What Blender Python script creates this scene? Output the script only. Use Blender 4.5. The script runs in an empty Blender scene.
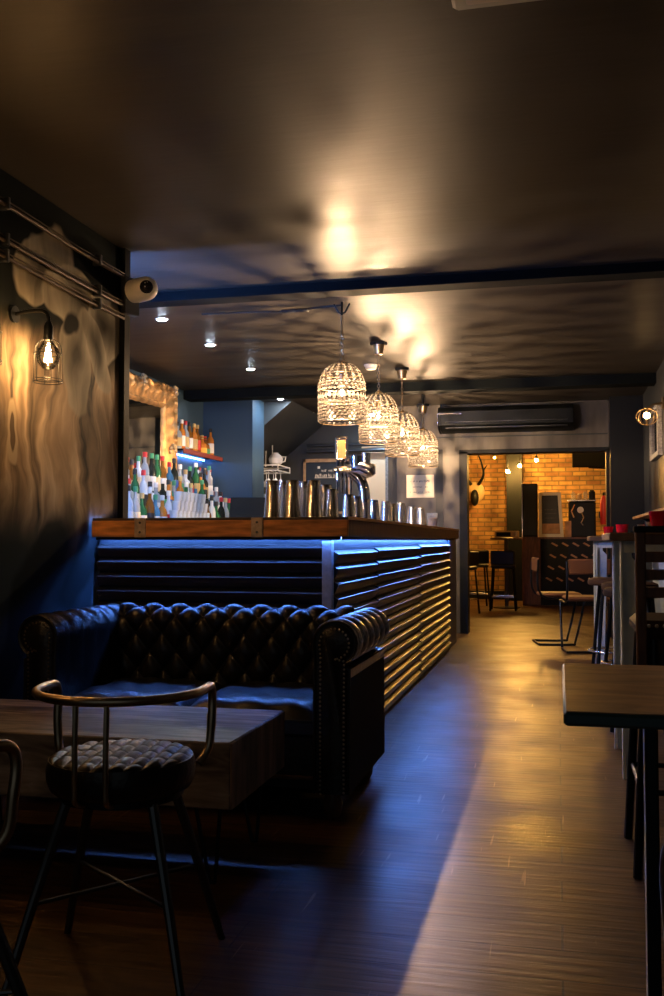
import bpy, math, random
from mathutils import Vector, Matrix
random.seed(7)
PI = math.pi
scene = bpy.context.scene
COL = scene.collection

# ------------------------------------------------------------ materials
def new_mat(name):
    m = bpy.data.materials.new(name); m.use_nodes = True
    nt = m.node_tree
    b = nt.nodes['Principled BSDF']
    return m, nt, b

def mat(name, col, rough=0.5, metal=0.0, bump=0.0, bscale=20.0, var=0.0, vscale=6.0, stretch=(1, 1, 1),
        trans=0.0, coat=0.0, emit=None, estr=0.0, ior=1.45, alpha=1.0, rvar=0.0, spec=.5):
    m, nt, b = new_mat(name)
    b.inputs['Base Color'].default_value = (*col, 1)
    b.inputs['Roughness'].default_value = rough
    b.inputs['Metallic'].default_value = metal
    b.inputs['IOR'].default_value = ior
    b.inputs['Specular IOR Level'].default_value = spec
    b.inputs['Transmission Weight'].default_value = trans
    b.inputs['Coat Weight'].default_value = coat
    b.inputs['Alpha'].default_value = alpha
    if emit:
        b.inputs['Emission Color'].default_value = (*emit, 1)
        b.inputs['Emission Strength'].default_value = estr
    N = nt.nodes; L = nt.links
    if var > 0 or bump > 0 or rvar > 0:
        tc = N.new('ShaderNodeTexCoord'); mp = N.new('ShaderNodeMapping')
        mp.inputs['Scale'].default_value = stretch
        L.new(tc.outputs['Object'], mp.inputs['Vector'])
        nz = N.new('ShaderNodeTexNoise'); nz.inputs['Scale'].default_value = vscale
        nz.inputs['Detail'].default_value = 5
        L.new(mp.outputs[0], nz.inputs['Vector'])
        if var > 0:
            mx = N.new('ShaderNodeMix'); mx.data_type = 'RGBA'
            mx.inputs['A'].default_value = (*[c * (1 - var) for c in col], 1)
            mx.inputs['B'].default_value = (*[min(1, c * (1 + var)) for c in col], 1)
            cr = N.new('ShaderNodeMapRange'); cr.inputs['From Min'].default_value = .3; cr.inputs['From Max'].default_value = .7
            L.new(nz.outputs[0], cr.inputs['Value']); L.new(cr.outputs[0], mx.inputs['Factor'])
            L.new(mx.outputs['Result'], b.inputs['Base Color'])
        if rvar > 0:
            r2 = N.new('ShaderNodeMapRange')
            r2.inputs['To Min'].default_value = max(0, rough - rvar); r2.inputs['To Max'].default_value = rough + rvar
            r2.inputs['From Min'].default_value = .3; r2.inputs['From Max'].default_value = .7
            L.new(nz.outputs[0], r2.inputs['Value']); L.new(r2.outputs[0], b.inputs['Roughness'])
        if bump > 0:
            nb = N.new('ShaderNodeTexNoise'); nb.inputs['Scale'].default_value = bscale; nb.inputs['Detail'].default_value = 4
            L.new(mp.outputs[0], nb.inputs['Vector'])
            bp = N.new('ShaderNodeBump'); bp.inputs['Strength'].default_value = bump; bp.inputs['Distance'].default_value = .01
            L.new(nb.outputs[0], bp.inputs['Height']); L.new(bp.outputs[0], b.inputs['Normal'])
    return m

def emis(name, col, s):
    m = bpy.data.materials.new(name); m.use_nodes = True
    nt = m.node_tree; nt.nodes.clear()
    e = nt.nodes.new('ShaderNodeEmission'); e.inputs[0].default_value = (*col, 1); e.inputs[1].default_value = s
    o = nt.nodes.new('ShaderNodeOutputMaterial'); nt.links.new(e.outputs[0], o.inputs[0])
    return m

WARM = (1.0, .66, .33)
M = {}
M['ceiling'] = mat('ceiling_paint', (.038, .034, .029), .42, spec=.12, bump=.08, bscale=9, stretch=(.6, 3, 1), var=.2, vscale=2, rvar=.05, ior=1.5)
M['beam'] = mat('beam_paint', (.004, .006, .007), .75, spec=.08)
M['navy'] = mat('navy_wall_paint', (.035, .075, .12), .5, bump=.1, bscale=8)
M['darkwall'] = mat('dark_wall_paint', (.035, .04, .042), .5, bump=.15, bscale=5)
M['panelwall'] = mat('brushed_panel_wall', (.10, .092, .078), .45, var=.35, vscale=5, stretch=(1.5, 1, .4))
M['black'] = mat('black_paint', (.005, .007, .009), .5, spec=.25)
M['blackmetal'] = mat('black_powder_coated_metal', (.012, .015, .017), .35, metal=.6)
M['slat'] = mat('dark_lacquered_slat', (.014, .0125, .012), .38, spec=.32, var=.3, vscale=6, stretch=(1, 8, 8), bump=.15, bscale=10)
M['steelangle'] = mat('galvanised_steel_angle', (.35, .40, .45), .45, metal=.5, var=.2, vscale=30)
M['copperwood'] = mat('orange_stained_wood', (.52, .21, .055), .42, var=.5, vscale=7, stretch=(1, 6, 6), bump=.15, bscale=20)
M['plate'] = mat('worn_metal_plate', (.42, .34, .27), .45, metal=.6, var=.3, vscale=40)
M['worktop'] = mat('dark_counter_top', (.06, .045, .035), .3)
M['edgegold'] = mat('brass_counter_edge', (.55, .38, .22), .35, metal=.8)
M['leather'] = mat('black_brown_leather', (.013, .012, .012), .30, bump=.25, bscale=60, var=.3, vscale=8, spec=.5)
M['cushion'] = mat('sofa_cushion_leather', (.016, .017, .02), .33, bump=.25, bscale=50, coat=.15)
M['seatleather'] = mat('black_seat_leather', (.010, .012, .014), .34, bump=.15, bscale=50, spec=.35)
M['stud'] = mat('antique_brass_nail', (.5, .42, .33), .3, metal=1)
M['bronze'] = mat('bronze_tube', (.42, .33, .22), .32, metal=1, var=.2, vscale=8)
M['chrome'] = mat('polished_chrome', (.75, .76, .78), .12, metal=1)
M['steel'] = mat('brushed_steel', (.90, .87, .82), .24, metal=.95)
M['bluesteel'] = mat('pale_blue_steel', (.72, .86, .92), .4, metal=.05, var=.25, vscale=6)
M['brass'] = mat('aged_brass', (.50, .36, .20), .35, metal=1)
M['gold'] = mat('gilded_plaster', (.50, .27, .09), .36, metal=.45, var=.5, vscale=14, bump=.4, bscale=22)
M['goldrib'] = mat('gilded_rib', (.55, .40, .2), .4, metal=.4, var=.4, vscale=30, bump=.5, bscale=50)
M['mirror'] = mat('mirror_glass', (.6, .62, .62), .03, metal=1)
M['white'] = mat('white_plastic', (.72, .70, .66), .4)
M['offwhite'] = mat('grey_light_housing', (.55, .58, .56), .5)
M['cream'] = mat('cream_painted_door', (.88, .72, .50), .6)
M['greyframe'] = mat('speckled_grey_frame', (.35, .34, .33), .6, var=.4, vscale=60)
M['paper'] = mat('paper_notice', (.85, .78, .64), .7)
M['ink'] = mat('grey_ink', (.12, .11, .11), .7)
M['chalk'] = mat('chalk_writing', (.75, .68, .58), .8)
M['boardblack'] = mat('black_board', (.012, .02, .03), .5)
M['woodframe'] = mat('gilt_wood_frame', (.38, .24, .12), .5, var=.3, vscale=20)
M['brownwood'] = mat('brown_wood', (.12, .055, .028), .45, var=.4, vscale=8, stretch=(6, 6, 1))
M['tan'] = mat('tan_leather', (.16, .07, .032), .5, spec=.3)
M['darktan'] = mat('dark_brown_leather', (.05, .025, .014), .6, spec=.15)
M['matte'] = mat('matte_black', (.004, .005, .006), .7, spec=.08)
M['tealedge'] = mat('dark_teal_table_edge', (.02, .055, .06), .4)
M['red'] = mat('red_glass', (.62, .01, .03), .15, trans=.35)
M['redpaint'] = mat('red_paint', (.5, .025, .02), .35)
M['redshelf'] = mat('red_brown_shelf_edge', (.20, .035, .02), .4)
M['amber'] = mat('amber_badge', (.50, .20, .04), .4)
M['beer'] = mat('amber_beer', (.7, .25, .04), .2, trans=.4)
M['clear'] = mat('clear_glass', (.85, .88, .9), .06, trans=.75, ior=1.3)
M['cryst'] = None
M['cord'] = mat('black_cord', (.01, .01, .01), .6)
M['conduit'] = mat('copper_brown_conduit', (.10, .075, .055), .4, metal=.5)
M['darkmetal'] = mat('gunmetal_tube', (.10, .11, .12), .35, metal=.9)
M['radio'] = mat('cream_radio', (.6, .42, .22), .5)
M['plant'] = mat('dried_foliage', (.12, .10, .05), .7)
M['antler'] = mat('antler_bone', (.45, .33, .18), .5)
M['blackboard_menu'] = mat('menu_chalkboard', (.02, .022, .028), .5)
M['woodtan'] = mat('light_wood', (.42, .22, .09), .5, var=.3, vscale=12)
M['lens'] = mat('dark_lens', (.01, .01, .015), .08)
M['led'] = emis('blue_led_strip', (.10, .28, 1.0), 260)
M['ledfill'] = emis('blue_fill_led', (.14, .32, 1.0), 420)  # fill glow for the added strip behind the mural wall
M['ledb'] = emis('blue_shelf_led', (.12, .34, 1.0), 45)
M['down'] = emis('cool_downlight', (.66, .82, 1.0), 1000)
M['bulb'] = emis('warm_filament_bulb', (1.0, .63, .34), 50000)
M['edison'] = emis('amber_filament', (1.0, .52, .18), 400)
M['guard'] = emis('guarded_bulb', (1.0, .58, .22), 34)
M['spot'] = emis('ceiling_spot_bulb', (1.0, .48, .10), 220)
M['farbulb'] = emis('orange_spot_bulb', (1.0, .50, .10), 1900)

def crystal_mat():
    m = bpy.data.materials.new('cut_crystal'); m.use_nodes = True
    nt = m.node_tree; nt.nodes.clear(); N = nt.nodes; L = nt.links
    tr = N.new('ShaderNodeBsdfTransparent'); tr.inputs[0].default_value = (1, .95, .88, 1)
    tl = N.new('ShaderNodeBsdfTranslucent'); tl.inputs[0].default_value = (.22, .21, .20, 1)
    gl = N.new('ShaderNodeBsdfGlossy'); gl.inputs[0].default_value = (.42, .41, .40, 1); gl.inputs[1].default_value = .1
    m1 = N.new('ShaderNodeMixShader'); m1.inputs[0].default_value = .45
    L.new(tl.outputs[0], m1.inputs[1]); L.new(gl.outputs[0], m1.inputs[2])
    m2 = N.new('ShaderNodeMixShader'); m2.inputs[0].default_value = .93
    L.new(tr.outputs[0], m2.inputs[1]); L.new(m1.outputs[0], m2.inputs[2])
    o = N.new('ShaderNodeOutputMaterial'); L.new(m2.outputs[0], o.inputs[0])
    return m
M['cryst'] = crystal_mat()

def thin_glass():
    m = bpy.data.materials.new('thin_clear_glass'); m.use_nodes = True
    nt = m.node_tree; nt.nodes.clear(); N = nt.nodes; L = nt.links
    tr = N.new('ShaderNodeBsdfTransparent'); tr.inputs[0].default_value = (.97, .97, .97, 1)
    gl = N.new('ShaderNodeBsdfGlossy'); gl.inputs[1].default_value = .05
    fr = N.new('ShaderNodeFresnel'); fr.inputs[0].default_value = 1.5
    m2 = N.new('ShaderNodeMixShader'); L.new(fr.outputs[0], m2.inputs[0])
    L.new(tr.outputs[0], m2.inputs[1]); L.new(gl.outputs[0], m2.inputs[2])
    o = N.new('ShaderNodeOutputMaterial'); L.new(m2.outputs[0], o.inputs[0])
    return m
M['thin'] = thin_glass()

def wood_floor():
    m, nt, b = new_mat('worn_plank_floor'); N = nt.nodes; L = nt.links
    tc = N.new('ShaderNodeTexCoord')
    br = N.new('ShaderNodeTexBrick')
    br.inputs['Scale'].default_value = 1
    br.inputs['Brick Width'].default_value = 1.6; br.inputs['Row Height'].default_value = .165
    br.inputs['Mortar Size'].default_value = .003; br.inputs['Mortar Smooth'].default_value = .1
    br.inputs['Color1'].default_value = (.070, .037, .016, 1); br.inputs['Color2'].default_value = (.105, .056, .024, 1)
    br.inputs['Mortar'].default_value = (.015, .01, .007, 1)
    L.new(tc.outputs['Object'], br.inputs['Vector'])
    mp = N.new('ShaderNodeMapping'); mp.inputs['Scale'].default_value = (1.4, 14, 1)
    L.new(tc.outputs['Object'], mp.inputs['Vector'])
    nz = N.new('ShaderNodeTexNoise'); nz.inputs['Scale'].default_value = 3; nz.inputs['Detail'].default_value = 7
    L.new(mp.outputs[0], nz.inputs['Vector'])
    cr = N.new('ShaderNodeMapRange'); cr.inputs['From Min'].default_value = .3; cr.inputs['From Max'].default_value = .72
    cr.inputs['To Min'].default_value = .25; cr.inputs['To Max'].default_value = 1.7
    L.new(nz.outputs[0], cr.inputs['Value'])
    mx = N.new('ShaderNodeVectorMath'); mx.operation = 'SCALE'
    L.new(br.outputs['Color'], mx.inputs[0]); L.new(cr.outputs[0], mx.inputs['Scale'])
    # thin scratches
    mp2 = N.new('ShaderNodeMapping'); mp2.inputs['Scale'].default_value = (22, 1.2, 1); mp2.inputs['Rotation'].default_value = (0, 0, .5)
    L.new(tc.outputs['Object'], mp2.inputs['Vector'])
    n2 = N.new('ShaderNodeTexNoise'); n2.inputs['Scale'].default_value = 2.2; n2.inputs['Detail'].default_value = 2
    L.new(mp2.outputs[0], n2.inputs['Vector'])
    c2 = N.new('ShaderNodeMapRange'); c2.inputs['From Min'].default_value = .70; c2.inputs['From Max'].default_value = .74
    L.new(n2.outputs[0], c2.inputs['Value'])
    mm = N.new('ShaderNodeMix'); mm.data_type = 'RGBA'; mm.inputs['B'].default_value = (.26, .17, .09, 1)
    L.new(c2.outputs[0], mm.inputs['Factor']); L.new(mx.outputs[0], mm.inputs['A'])
    L.new(mm.outputs['Result'], b.inputs['Base Color'])
    n3 = N.new('ShaderNodeTexNoise'); n3.inputs['Scale'].default_value = 2.5; n3.inputs['Detail'].default_value = 6
    L.new(tc.outputs['Object'], n3.inputs['Vector'])
    r3 = N.new('ShaderNodeMapRange'); r3.inputs['From Min'].default_value = .3; r3.inputs['From Max'].default_value = .7
    b.inputs['Specular Tint'].default_value = (1, .80, .55, 1)
    r3.inputs['To Min'].default_value = .28; r3.inputs['To Max'].default_value = .46
    L.new(n3.outputs[0], r3.inputs['Value']); L.new(r3.outputs[0], b.inputs['Roughness'])
    bp = N.new('ShaderNodeBump'); bp.inputs['Strength'].default_value = .35; bp.inputs['Distance'].default_value = .006
    ad = N.new('ShaderNodeMath'); ad.operation = 'SUBTRACT'
    L.new(nz.outputs[0], ad.inputs[0]); L.new(br.outputs['Fac'], ad.inputs[1])
    L.new(ad.outputs[0], bp.inputs['Height']); L.new(bp.outputs[0], b.inputs['Normal'])
    return m
M['floor'] = wood_floor()

def wood_mat(name, c1, c2, rough, stretch, scale=4, dist=2.5, planks=None):
    m, nt, b = new_mat(name); N = nt.nodes; L = nt.links
    tc = N.new('ShaderNodeTexCoord'); mp = N.new('ShaderNodeMapping'); mp.inputs['Scale'].default_value = stretch
    L.new(tc.outputs['Object'], mp.inputs['Vector'])
    nz = N.new('ShaderNodeTexNoise'); nz.inputs['Scale'].default_value = scale; nz.inputs['Detail'].default_value = 8
    nz.inputs['Distortion'].default_value = dist
    L.new(mp.outputs[0], nz.inputs['Vector'])
    cr = N.new('ShaderNodeValToRGB')
    cr.color_ramp.elements[0].position = .32; cr.color_ramp.elements[0].color = (*c1, 1)
    cr.color_ramp.elements[1].position = .68; cr.color_ramp.elements[1].color = (*c2, 1)
    L.new(nz.outputs[0], cr.inputs[0])
    out = cr.outputs[0]
    if planks:
        axis, w = planks
        sx = N.new('ShaderNodeSeparateXYZ'); L.new(tc.outputs['Object'], sx.inputs[0])
        mu = N.new('ShaderNodeMath'); mu.operation = 'DIVIDE'; mu.inputs[1].default_value = w
        L.new(sx.outputs[axis], mu.inputs[0])
        fl = N.new('ShaderNodeMath'); fl.operation = 'FLOOR'; L.new(mu.outputs[0], fl.inputs[0])
        wn = N.new('ShaderNodeTexWhiteNoise'); wn.noise_dimensions = '1D'; L.new(fl.outputs[0], wn.inputs['W'])
        fr = N.new('ShaderNodeMath'); fr.operation = 'FRACT'; L.new(mu.outputs[0], fr.inputs[0])
        gp = N.new('ShaderNodeMath'); gp.operation = 'GREATER_THAN'; gp.inputs[1].default_value = .04; L.new(fr.outputs[0], gp.inputs[0])
        rg = N.new('ShaderNodeMapRange'); rg.inputs['To Min'].default_value = .6; rg.inputs['To Max'].default_value = 1.35
        L.new(wn.outputs[0], rg.inputs['Value'])
        ml = N.new('ShaderNodeMath'); ml.operation = 'MULTIPLY'; L.new(rg.outputs[0], ml.inputs[0]); L.new(gp.outputs[0], ml.inputs[1])
        vs = N.new('ShaderNodeVectorMath'); vs.operation = 'SCALE'; L.new(out, vs.inputs[0]); L.new(ml.outputs[0], vs.inputs['Scale'])
        out = vs.outputs[0]
    L.new(out, b.inputs['Base Color'])
    b.inputs['Roughness'].default_value = rough
    bp = N.new('ShaderNodeBump'); bp.inputs['Strength'].default_value = .3; bp.inputs['Distance'].default_value = .004
    L.new(nz.outputs[0], bp.inputs['Height']); L.new(bp.outputs[0], b.inputs['Normal'])
    return m
M['blockwood'] = wood_mat('reclaimed_timber', (.07, .055, .042), (.46, .38, .30), .42, (2, 9, 9), 2.4, 1.0, ('Y', .075))
M['blockend'] = wood_mat('reclaimed_timber_ends', (.05, .032, .022), (.20, .14, .10), .55, (8, 1, 8), 2.0, .6)
M['blockend'] = wood_mat('reclaimed_timber_ends', (.05, .032, .022), (.30, .20, .14), .5, (8, 8, 2), 2.0, .6, ('Y', .046))
M['tablewood'] = wood_mat('oiled_table_top', (.20, .095, .042), (.46, .25, .115), .42, (3, 9, 3), 1.6, 1.6)
M['pubwood'] = wood_mat('pub_table_wood', (.12, .07, .04), (.26, .16, .09), .4, (3, 9, 3), 2, 1.5)

def brick_mat():
    m, nt, b = new_mat('old_yellow_brick'); N = nt.nodes; L = nt.links
    tc = N.new('ShaderNodeTexCoord')
    sx = N.new('ShaderNodeSeparateXYZ'); L.new(tc.outputs['Object'], sx.inputs[0])
    ad = N.new('ShaderNodeMath'); ad.operation = 'ADD'; L.new(sx.outputs[0], ad.inputs[0]); L.new(sx.outputs[1], ad.inputs[1])
    cb = N.new('ShaderNodeCombineXYZ'); L.new(ad.outputs[0], cb.inputs[0]); L.new(sx.outputs[2], cb.inputs[1])
    br = N.new('ShaderNodeTexBrick'); br.inputs['Scale'].default_value = 1
    br.inputs['Brick Width'].default_value = .23; br.inputs['Row Height'].default_value = .078
    br.inputs['Mortar Size'].default_value = .012; br.inputs['Mortar Smooth'].default_value = .3
    br.inputs['Color1'].default_value = (.50, .30, .10, 1); br.inputs['Color2'].default_value = (.30, .14, .055, 1)
    br.inputs['Mortar'].default_value = (.20, .13, .06, 1)
    L.new(cb.outputs[0], br.inputs['Vector'])
    nz = N.new('ShaderNodeTexNoise'); nz.inputs['Scale'].default_value = 4; nz.inputs['Detail'].default_value = 6
    L.new(tc.outputs['Object'], nz.inputs['Vector'])
    cr = N.new('ShaderNodeMapRange'); cr.inputs['From Min'].default_value = .3; cr.inputs['From Max'].default_value = .7
    cr.inputs['To Min'].default_value = .5; cr.inputs['To Max'].default_value = 1.3
    L.new(nz.outputs[0], cr.inputs['Value'])
    vs = N.new('ShaderNodeVectorMath'); vs.operation = 'SCALE'; L.new(br.outputs['Color'], vs.inputs[0]); L.new(cr.outputs[0], vs.inputs['Scale'])
    L.new(vs.outputs[0], b.inputs['Base Color']); b.inputs['Roughness'].default_value = .8
    bp = N.new('ShaderNodeBump'); bp.inputs['Strength'].default_value = .8; bp.inputs['Distance'].default_value = .02; bp.invert = True
    L.new(br.outputs['Fac'], bp.inputs['Height']); L.new(bp.outputs[0], b.inputs['Normal'])
    return m
M['brick'] = brick_mat()

def mural_mat():
    """painted mural on the left wall: pale petals and beige strokes over a dark teal ground"""
    m, nt, b = new_mat('painted_mural'); N = nt.nodes; L = nt.links
    tc = N.new('ShaderNodeTexCoord')
    sx = N.new('ShaderNodeSeparateXYZ'); L.new(tc.outputs['Object'], sx.inputs[0])
    cb = N.new('ShaderNodeCombineXYZ'); L.new(sx.outputs['Y'], cb.inputs[0]); L.new(sx.outputs['Z'], cb.inputs[1])
    # distortion of the painted coordinates
    nd = N.new('ShaderNodeTexNoise'); nd.inputs['Scale'].default_value = 2.2; nd.inputs['Detail'].default_value = 3
    L.new(cb.outputs[0], nd.inputs['Vector'])
    s5 = N.new('ShaderNodeVectorMath'); s5.operation = 'SUBTRACT'; s5.inputs[1].default_value = (.5, .5, .5); L.new(nd.outputs['Color'], s5.inputs[0])
    s6 = N.new('ShaderNodeVectorMath'); s6.operation = 'SCALE'; s6.inputs['Scale'].default_value = .32; L.new(s5.outputs[0], s6.inputs[0])
    av = N.new('ShaderNodeVectorMath'); av.operation = 'ADD'; L.new(cb.outputs[0], av.inputs[0]); L.new(s6.outputs[0], av.inputs[1])
    # long wavy vertical strokes
    mp = N.new('ShaderNodeMapping'); mp.inputs['Scale'].default_value = (5.5, .9, 1); mp.inputs['Rotation'].default_value = (0, 0, .22)
    L.new(av.outputs[0], mp.inputs['Vector'])
    ns = N.new('ShaderNodeTexNoise'); ns.inputs['Scale'].default_value = 1.5; ns.inputs['Detail'].default_value = 6; ns.inputs['Distortion'].default_value = .9
    L.new(mp.outputs[0], ns.inputs['Vector'])
    cr = N.new('ShaderNodeValToRGB'); e = cr.color_ramp.elements
    e[0].position = .30; e[0].color = (.06, .058, .05, 1); e[1].position = .70; e[1].color = (.80, .66, .47, 1)
    k = cr.color_ramp.elements.new(.5); k.color = (.40, .30, .20, 1)
    L.new(ns.outputs[0], cr.inputs[0])
    base = cr.outputs[0]
    def ellipse(cy, cz, ry, rz, rot, soft=.25):
        mpp = N.new('ShaderNodeMapping'); mpp.vector_type = 'TEXTURE'
        mpp.inputs['Location'].default_value = (cy, cz, 0); mpp.inputs['Rotation'].default_value = (0, 0, rot)
        mpp.inputs['Scale'].default_value = (ry, rz, 1)
        L.new(av.outputs[0], mpp.inputs['Vector'])
        ln = N.new('ShaderNodeVectorMath'); ln.operation = 'LENGTH'; L.new(mpp.outputs[0], ln.inputs[0])
        r = N.new('ShaderNodeMapRange'); r.interpolation_type = 'SMOOTHSTEP'
        r.inputs['From Min'].default_value = 1 + soft * .5; r.inputs['From Max'].default_value = 1 - soft * .5
        L.new(ln.outputs['Value'], r.inputs['Value'])
        return r.outputs[0], ln.outputs['Value']
    def over(base, fac, colr):
        mx = N.new('ShaderNodeMix'); mx.data_type = 'RGBA'
        L.new(fac, mx.inputs['Factor'])
        L.new(base, mx.inputs['A'])
        if isinstance(colr, tuple): mx.inputs['B'].default_value = (*colr, 1)
        else: L.new(colr, mx.inputs['B'])
        return mx.outputs['Result']
    # dark ground above and below the beige field
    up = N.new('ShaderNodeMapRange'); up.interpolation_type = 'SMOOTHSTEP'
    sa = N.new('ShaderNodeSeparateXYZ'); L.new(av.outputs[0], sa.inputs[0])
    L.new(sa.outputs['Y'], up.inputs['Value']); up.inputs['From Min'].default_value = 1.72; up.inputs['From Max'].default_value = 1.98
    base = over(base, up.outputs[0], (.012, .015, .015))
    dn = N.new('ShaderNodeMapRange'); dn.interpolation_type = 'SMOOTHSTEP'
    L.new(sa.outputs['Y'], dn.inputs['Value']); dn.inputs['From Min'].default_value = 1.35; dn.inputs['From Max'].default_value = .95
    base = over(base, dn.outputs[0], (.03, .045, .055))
    # petals of the large flower
    def petal(base, cy, cz, ry, rz, rot):
        f, d = ellipse(cy, cz, ry, rz, rot, .12)
        rp = N.new('ShaderNodeValToRGB'); q = rp.color_ramp.elements
        q[0].position = .1; q[0].color = (.06, .055, .042, 1); q[1].position = 1; q[1].color = (.45, .40, .30, 1)
        wv = N.new('ShaderNodeMath'); wv.operation = 'MULTIPLY'; L.new(d, wv.inputs[0]); L.new(ns.outputs[0], wv.inputs[1])
        w2 = N.new('ShaderNodeMath'); w2.operation = 'MULTIPLY'; w2.inputs[1].default_value = 1.7; L.new(wv.outputs[0], w2.inputs[0])
        L.new(w2.outputs[0], rp.inputs[0])
        return over(base, f, rp.outputs[0])
    for p in [(3.75, 2.22, .28, .16, .4), (4.05, 2.12, .30, .17, -.1), (4.33, 2.06, .20, .16, .2),
              (4.25, 1.90, .26, .11, -.7), (4.05, 1.80, .12, .24, .35)]:
        base = petal(base, *p)
    f, d = ellipse(3.98, 1.98, .06, .06, 0, .5); base = over(base, f, (.02, .02, .018))
    # hanging painted rings
    f1, _ = ellipse(3.50, 1.45, .055, .105, 0, .2); f2, _ = ellipse(3.50, 1.45, .028, .065, 0, .2)
    base = over(base, f1, (.55, .46, .32)); base = over(base, f2, (.16, .12, .08))
    # dark sweep under the figure
    f, _ = ellipse(4.25, .95, .36, .14, .55, .4); base = over(base, f, (.015, .02, .022))
    f, _ = ellipse(3.7, .78, .5, .13, .9, .4); base = over(base, f, (.015, .022, .026))
    f, _ = ellipse(4.45, .76, .16, .28, -.1, .25); base = over(base, f, (.10, .14, .17))  # blue glow of the bar strip, painted into the mural colour
    L.new(base, b.inputs['Base Color']); b.inputs['Roughness'].default_value = .6; b.inputs['Specular IOR Level'].default_value = .01
    return m
M['mural'] = mural_mat()

# ------------------------------------------------------------ mesh helpers
class MB:
    def __init__(s): s.v = []; s.f = []
    def add(s, vs, fs):
        o = len(s.v); s.v += [tuple(v) for v in vs]; s.f += [tuple(i + o for i in f) for f in fs]; return s
    def box(s, x0, x1, y0, y1, z0, z1):
        return s.add([(x0, y0, z0), (x1, y0, z0), (x1, y1, z0), (x0, y1, z0), (x0, y0, z1), (x1, y0, z1), (x1, y1, z1), (x0, y1, z1)],
                     [(3, 2, 1, 0), (4, 5, 6, 7), (0, 1, 5, 4), (1, 2, 6, 5), (2, 3, 7, 6), (3, 0, 4, 7)])
    def rbox(s, x0, x1, y0, y1, z0, z1, r=.01):
        """box with chamfered edges"""
        vs = []; r = min(r, (x1 - x0) * .45, (y1 - y0) * .45, (z1 - z0) * .45)
        rings = []
        for z, ins in ((z0, r), (z0 + r, 0), (z1 - r, 0), (z1, r)):
            ring = []
            for (cx, cy, sx, sy) in ((x0, y0, 1, 1), (x1, y0, -1, 1), (x1, y1, -1, -1), (x0, y1, 1, -1)):
                a = (cx + sx * (r + ins * .6), cy + sy * ins * 1.0); b_ = (cx + sx * ins, cy + sy * (r + ins * .6))
                pr = [b_, a] if (sx * sy > 0) else [a, b_]
                for p in pr: ring.append(len(vs)); vs.append((p[0], p[1], z))
            rings.append(ring)
        fs = [tuple(reversed(rings[0])), tuple(rings[-1])]
        for a, b_ in zip(rings, rings[1:]):
            for i in range(8): j = (i + 1) % 8; fs.append((a[i], a[j], b_[j], b_[i]))
        return s.add(vs, fs)
    def tube(s, pts, r, n=10, closed=False, caps=True):
        pts = [Vector(p) for p in pts]; m = len(pts)
        rs = r if isinstance(r, (list, tuple)) else [r] * m
        vs = []; up = None
        for i, p in enumerate(pts):
            if closed: t = pts[(i + 1) % m] - pts[i - 1]
            else: t = pts[min(i + 1, m - 1)] - pts[max(i - 1, 0)]
            t.normalize()
            if up is None:
                up = Vector((0, 0, 1)) if abs(t.z) < .9 else Vector((1, 0, 0))
            a = (up - t * up.dot(t)).normalized(); up = a; b_ = t.cross(a)
            for k in range(n):
                an = 2 * PI * k / n; vs.append(p + (a * math.cos(an) + b_ * math.sin(an)) * rs[i])
        fs = []
        for i in range(m if closed else m - 1):
            j = (i + 1) % m
            for k in range(n):
                l = (k + 1) % n; fs.append((i * n + k, i * n + l, j * n + l, j * n + k))
        if caps and not closed:
            fs.append(tuple(reversed(range(n)))); fs.append(tuple((m - 1) * n + k for k in range(n)))
        return s.add(vs, fs)
    def cyl(s, p0, p1, r0, r1=None, n=14):
        return s.tube([p0, p1], [r0, r0 if r1 is None else r1], n)
    def lathe(s, prof, c=(0, 0, 0), n=18):
        vs = []; fs = []
        for r, z in prof:
            for k in range(n):
                a = 2 * PI * k / n; vs.append((c[0] + max(r, 1e-4) * math.cos(a), c[1] + max(r, 1e-4) * math.sin(a), c[2] + z))
        for i in range(len(prof) - 1):
            for k in range(n):
                l = (k + 1) % n; fs.append((i * n + k, i * n + l, (i + 1) * n + l, (i + 1) * n + k))
        fs.append(tuple(reversed(range(n)))); m = len(prof) - 1
        fs.append(tuple(m * n + k for k in range(n)))
        return s.add(vs, fs)
    def sphere(s, c, r, n=12, sc=(1, 1, 1)):
        prof = [(r * math.sin(PI * i / (n // 2 + 2)), -r * math.cos(PI * i / (n // 2 + 2))) for i in range(n // 2 + 3)]
        t = MB().lathe(prof, (0, 0, 0), n)
        return s.add([(c[0] + v[0] * sc[0], c[1] + v[1] * sc[1], c[2] + v[2] * sc[2]) for v in t.v], t.f)
    def prism(s, poly, axis, a, b_):
        """extrude a 2-D polygon along axis from a to b_"""
        n = len(poly)
        def P(p, t): return {'x': (t, p[0], p[1]), 'y': (p[0], t, p[1]), 'z': (p[0], p[1], t)}[axis]
        vs = [P(p, a) for p in poly] + [P(p, b_) for p in poly]
        fs = [tuple(range(n)), tuple(reversed(range(n, 2 * n)))]
        for i in range(n): j = (i + 1) % n; fs.append((i, i + n, j + n, j))
        return s.add(vs, fs)
    def grid(s, fn, nu, nv, thick=None):
        vs = [fn(i / nu, j / nv) for j in range(nv + 1) for i in range(nu + 1)]
        fs = [(j * (nu + 1) + i, j * (nu + 1) + i + 1, (j + 1) * (nu + 1) + i + 1, (j + 1) * (nu + 1) + i) for j in range(nv) for i in range(nu)]
        return s.add(vs, fs)
    def xf(s, mtx):
        s.v = [tuple(mtx @ Vector(v)) for v in s.v]; return s

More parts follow.
